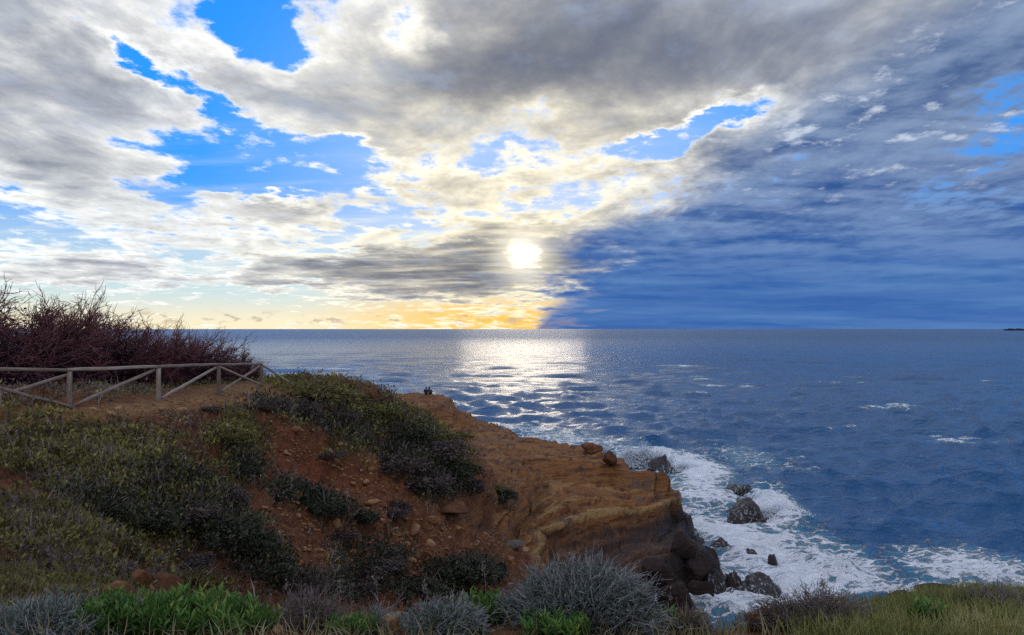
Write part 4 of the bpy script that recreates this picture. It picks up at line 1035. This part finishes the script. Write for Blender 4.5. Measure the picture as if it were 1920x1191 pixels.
for i, p in enumerate(P):
    s = (1.0 + 3.6 * r_.uniform() ** 2.2) * p[1] / FPX; a = r_.uniform(0, 6.3); c, sn = math.cos(a), math.sin(a)
    Q = P5 @ np.array(((c, sn, 0), (-sn, c, 0), (0, 0, 1))) * s
    VV.append(Q + p); FF.append(F5 + off); off += len(Q)
gv = mesh_object('gravel', np.concatenate(VV), np.concatenate(FF), M_STONE, smooth=False)
tag(gv, 'loose reddish gravel scattered over the slope', None, None, 'stuff')

# ------------------------------------------------------------------ fence
def wood_material():
    m, T, b, o = material('weathered_pole')
    tc = T.n.new('ShaderNodeTexCoord'); p = tc.outputs['Object']
    g = T.noise(T.mapping(p, (0, 0, 0), (0, 0, 0), (40, 40, 2.0)), 1.0, 6, .6); k = T.noise(p, 3.0, 5, .6)
    oi = T.n.new('ShaderNodeObjectInfo')
    c = T.ramp(T.add(T.mul(g, .6), T.add(T.mul(k, .25), T.mul(oi.outputs['Random'], .15))), [(.3, (.075, .048, .034)), (.48, (.22, .155, .115)), (.66, (.44, .36, .29))])
    T.put(b.inputs['Base Color'], c); b.inputs['Roughness'].default_value = .8
    bp = T.n.new('ShaderNodeBump'); bp.inputs['Strength'].default_value = .5; bp.inputs['Distance'].default_value = .01
    T.put(bp.inputs['Height'], g); T.l.new(bp.outputs[0], b.inputs['Normal'])
    return m
M_WOOD = wood_material()
def pole(name, a, b, ra, rb, parent, seed=0):
    a, b = Vector(a), Vector(b); L = (b - a).length; k, m = 7, 12
    r = np.random.default_rng(seed); V = []; F = []
    for i in range(k):
        f = i / (k - 1); rr = ra + (rb - ra) * f
        if i in (0, k - 1): rr *= .86
        o = r.normal(0, .005, 2)
        z = L * (f if 0 < i < k - 1 else (f + (.012 / L if i == 0 else -.012 / L) * 0))
        for j in range(m):
            t = 2 * math.pi * j / m; q = rr * (1 + .05 * math.sin(3 * t + seed))
            V.append((q * math.cos(t) + o[0], q * math.sin(t) + o[1], z))
    for i in range(k - 1):
        for j in range(m): F.append((i * m + j, i * m + (j + 1) % m, (i + 1) * m + (j + 1) % m, (i + 1) * m + j))
    F.append(tuple(range(m))[::-1]); F.append(tuple(range((k - 1) * m, k * m)))
    ob = mesh_object(name, V, F, M_WOOD, parent)
    ob.location = a - parent.location; ob.rotation_mode = 'QUATERNION'; ob.rotation_quaternion = (b - a).to_track_quat('Z', 'Y')
    return ob
POSTS = [(-110, 695, 772, 18.0), (130, 697, 765, 20.0), (297, 690, 750, 22.0), (410, 686, 737, 25.8), (490, 685, 723, 30.0)]
fence = empty('wooden_fence', at(130, 765, 20.0), 'weathered round-pole fence with crossed braces along the cliff path', 'fence')
tops, feet = [], []
for i, (px, t, bt, d) in enumerate(POSTS):
    a, b = at(px, bt, d), at(px, t, d); b.x = a.x
    tops.append(b.copy()); feet.append(a.copy())
    pole('post', a - Vector((0, 0, .45)), b, .072, .068, fence, i)
UP = Vector((0, 0, .045))
for i in range(4):
    dr = (tops[i + 1] - tops[i]).normalized()
    pole('rail', tops[i] + UP - dr * (.06 if i else 1.6), tops[i + 1] + UP + dr * .02, .052, .047, fence, 20 + i)
side = Vector((.10, -.09, 0))
pole('brace', tops[0] + side * .5 - Vector((0, 0, .06)), feet[1] + side * 1.6 + Vector((0.05, 0, .02)), .046, .05, fence, 31)
pole('brace', feet[0] - side * .4 + Vector((0, 0, -.05)), tops[1] - side * .5 - Vector((0, 0, .08)), .05, .045, fence, 32)
pole('brace', feet[1] + Vector((.10, .02, .06)), tops[2] - Vector((.09, .05, .05)), .05, .045, fence, 33)
pole('brace', feet[2] + Vector((.06, .10, .05)), tops[3] - Vector((.06, .08, .05)), .05, .045, fence, 34)
pole('brace', feet[3] + Vector((.04, .12, .03)), tops[4] - Vector((.07, .05, .05)), .048, .043, fence, 35)
pole('brace', tops[3] + Vector((.08, -.04, -.05)), feet[4] + Vector((.16, -.1, -.03)), .046, .045, fence, 36)
e = ground(556, 722, 26, 42)
pole('brace', tops[4] + Vector((.03, 0, .02)), Vector((e.x, e.y, e.z - .02)), .046, .042, fence, 37)

# ------------------------------------------------------------------ two people sitting on the far ledge
def cloth_material(name, col, rough=.85):
    m, T, b, o = material(name)
    tc = T.n.new('ShaderNodeTexCoord')
    n = T.noise(tc.outputs['Object'], 14, 5, .6)
    T.put(b.inputs['Base Color'], T.mix(n, tuple(c * .6 for c in col), tuple(c * 1.35 for c in col))); b.inputs['Roughness'].default_value = rough
    return m
def person(label, loc, rz, jacket, trousers, hair, lean, seed):
    J = dict(pel=((0, 0, .12), .15), bel=((0, .00, .26), .135), che=((lean * .4, .05, .44), .155), nek=((lean, .07, .60), .06), hd1=((lean * 1.1, .085, .68), .085), hd2=((lean * 1.2, .09, .77), .088), hd3=((lean * 1.2, .085, .84), .055))
    E = [('pel', 'bel'), ('bel', 'che'), ('che', 'nek'), ('nek', 'hd1'), ('hd1', 'hd2'), ('hd2', 'hd3')]
    for s, t in ((-1, 'l'), (1, 'r')):
        J.update({'sh' + t: ((s * .17 + lean * .5, .05, .52), .065), 'el' + t: ((s * .27, .16, .30), .05), 'wr' + t: ((s * .17, .37, .36), .036), 'ha' + t: ((s * .12, .44, .38), .04),
                  'hi' + t: ((s * .10, .08, .10), .105), 'kn' + t: ((s * .14, .42, .40), .068), 'an' + t: ((s * .13, .58, .05), .045), 'to' + t: ((s * .14, .74, .03), .042)})
        E += [('che', 'sh' + t), ('sh' + t, 'el' + t), ('el' + t, 'wr' + t), ('wr' + t, 'ha' + t), ('pel', 'hi' + t), ('hi' + t, 'kn' + t), ('kn' + t, 'an' + t), ('an' + t, 'to' + t)]
    names = list(J); me = bpy.data.meshes.new('person')
    me.from_pydata([J[k][0] for k in names], [(names.index(a), names.index(b)) for a, b in E], [])
    tmp = bpy.data.objects.new('person', me); COL.objects.link(tmp)
    tmp.modifiers.new('skin', 'SKIN'); sub = tmp.modifiers.new('sub', 'SUBSURF'); sub.levels = sub.render_levels = 2
    for k, v in zip(names, me.skin_vertices[0].data): v.radius = (J[k][1], J[k][1]); v.use_root = (k == 'pel')
    dg = bpy.context.evaluated_depsgraph_get()
    body = bpy.data.meshes.new_from_object(tmp.evaluated_get(dg)); bpy.data.objects.remove(tmp)
    body.name = 'person'
    body.materials.clear()
    for m in (jacket, trousers, M_SKIN): body.materials.append(m)
    for p in body.polygons:
        c = p.center; p.use_smooth = True
        p.material_index = 2 if (c.z > .61 or (c.y > .40 and abs(c.x) < .16 and c.z > .34 and c.z < .44 and c.y > .425)) else (1 if (c.z < .15 or c.y > .2 and abs(c.x) < .22) else 0)
    o = bpy.data.objects.new('person', body); o.location = loc; o.rotation_euler = (0, 0, rz); COL.objects.link(o)
    P, F = rock_shape(seed, 3, 40, (1, 1, 1), .05)
    P = P / np.abs(P).max(0) * (.098, .105, .12); P += (lean * 1.2, .06, .775); P[:, 1] -= np.clip(P[:, 2] - .70, -1, 0) * .2
    mesh_object('hair', P, F, hair, o)
    return tag(o, label, 'person')
M_SKIN = cloth_material('skin', (.42, .24, .17), .6)
J1, J2, TR = cloth_material('dark_jacket', (.022, .020, .030)), cloth_material('plum_jacket', (.060, .035, .055)), cloth_material('dark_trousers', (.018, .018, .024))
H1 = cloth_material('dark_hair', (.012, .009, .008))
def seat(px): 
    g = ground(px, 735, 74, 95); return g
g1 = seat(799); g2 = seat(804)
zz = max(g1.z, g2.z); yy = min(g1.y, g2.y)
person('person in dark jacket seated at left on the far ledge looking out to sea', (col_x(799.2, yy), yy, zz - .03), .12, J1, TR, H1, .03, 801)
person('person in plum jacket seated at right, leaning on the companion on the ledge', (col_x(805.4, yy) + .02, yy + .05, zz - .03), -.1, J2, TR, H1, -.05, 802)

# ------------------------------------------------------------------ ship on the horizon
def box(V, F, x0, x1, y0, y1, z0, z1):
    b = len(V); V += [(x0, y0, z0), (x1, y0, z0), (x1, y1, z0), (x0, y1, z0), (x0, y0, z1), (x1, y0, z1), (x1, y1, z1), (x0, y1, z1)]
    F += [tuple(b + i for i in f) for f in ((0, 3, 2, 1), (4, 5, 6, 7), (0, 1, 5, 4), (1, 2, 6, 5), (2, 3, 7, 6), (3, 0, 4, 7))]
M_HULL = cloth_material('ship_hull', (.020, .022, .035), .6); M_DECK = cloth_material('ship_superstructure', (.10, .10, .12), .6); M_BOX = cloth_material('ship_cargo', (.05, .035, .045), .7)
sd = 6400.0
ship = empty('cargo_ship', (col_x(1880, sd), sd, 0), 'low dark cargo ship on the horizon at the right edge', 'ship')
L = 62 * sd / FPX; H = 2.0 * sd / FPX
hull = []; n = 12
for i in range(n + 1):
    f = i / n; w = 18 * min(1, (f * 5) ** .6 if f < .2 else 1) + .5; sheer = H * (1 + .25 * max(0, .2 - f) / .2)
    rake = -10 * max(0, .1 - f) / .1
    hull.append(((f * L + 10 + (0 if i else 12), -w * .8, -2), (f * L + 10 + (0 if i else 12), w * .8, -2), (f * L + 10 + rake, w, sheer), (f * L + 10 + rake, -w, sheer)))
V = [p for q in hull for p in q]; F = [(0, 1, 2, 3), tuple(4 * n + k for k in (3, 2, 1, 0))]
for i in range(n):
    for k in range(4): F.append((4 * i + k, 4 * i + (k + 1) % 4, 4 * (i + 1) + (k + 1) % 4, 4 * (i + 1) + k))
mesh_object('hull', V, F, M_HULL, ship, smooth=False)
V, F = [], []; box(V, F, L * .80, L * .90, -15, 15, H + .1, H + 14); box(V, F, L * .82, L * .88, -18, 18, H + 14.1, H + 18); mesh_object('superstructure', V, F, M_DECK, ship, smooth=False)
V, F = [], []; box(V, F, L * .86, L * .885, -3, 3, H + 18.1, H + 26); mesh_object('funnel', V, F, M_HULL, ship, smooth=False)
for i in range(8):
    V, F = [], []; a = L * (.10 + .085 * i); box(V, F, a, a + L * .07, -15, 15, H + .1, H + 3.5 + 3.0 * ((i * 5) % 3)); mesh_object('cargo_stack', V, F, M_BOX, ship, smooth=False)

# ------------------------------------------------------------------ spray
def spray_material():
    m, T, b, o = material('spray')
    T.put(b.inputs['Base Color'], (.86, .90, .93)); b.inputs['Roughness'].default_value = .8
    tr = T.n.new('ShaderNodeBsdfTranslucent'); tr.inputs[0].default_value = (.86, .9, .93, 1)
    mx = T.n.new('ShaderNodeMixShader'); mx.inputs[0].default_value = .6
    T.l.new(b.outputs[0], mx.inputs[1]); T.l.new(tr.outputs[0], mx.inputs[2]); T.l.new(mx.outputs[0], o.inputs[0])
    return m
M_SPRAY = spray_material()
def spray(label, jets, seed, n):
    r = np.random.default_rng(seed); VV, FF, off = [], [], 0
    P5, F5 = rock_shape(760, 1, 9, (1, 1, 1), .0)
    C, S = [], []
    for (px, py, wpx, hpx, wt) in jets:
        p = at(px, py, 1.0); d = CAM_Z / (CAM_Z - p.z); k = d / FPX; m = int(n * wt)
        u = r.uniform(0, 1, m) ** 1.35
        lump = fbm(np.arange(m) * 0 + r.normal(0, 1, m) * 2, u * 3, u * 0, 2, seed=seed)
        a = r.normal(0, .42, m)
        C.append(np.stack([p.x * d + a * wpx * k * (.75 + .4 * u), d + r.normal(0, .5, m), u * hpx * k * (1.1 - np.abs(a)) * r.uniform(.7, 1.1, m) + .1], 1))
        S.append(k * (2.2 * (1 - u) ** 1.3 + .5) * r.uniform(.4, 1.3, m))
    C = np.concatenate(C); S = np.concatenate(S)
    V = (P5[None] * S[:, None, None] + C[:, None]).reshape(-1, 3); F = (F5[None] + (np.arange(len(C)) * len(P5))[:, None, None]).reshape(-1, 3)
    o = mesh_object('sea_spray', V, F, M_SPRAY)
    return tag(o, label, None, None, 'stuff')
spray('white spray leaping behind the big boulder in the surf', [(1208, 876, 44, 46, 1.0), (1182, 872, 36, 34, .8), (1236, 874, 40, 30, .6), (1285, 884, 60, 16, .4), (1215, 876, 70, 24, .6)], 901, 4000)
spray('white crest of the wave breaking beyond the reef', [(1462, 968, 60, 26, 1.0), (1430, 940, 50, 20, .5)], 902, 1300)
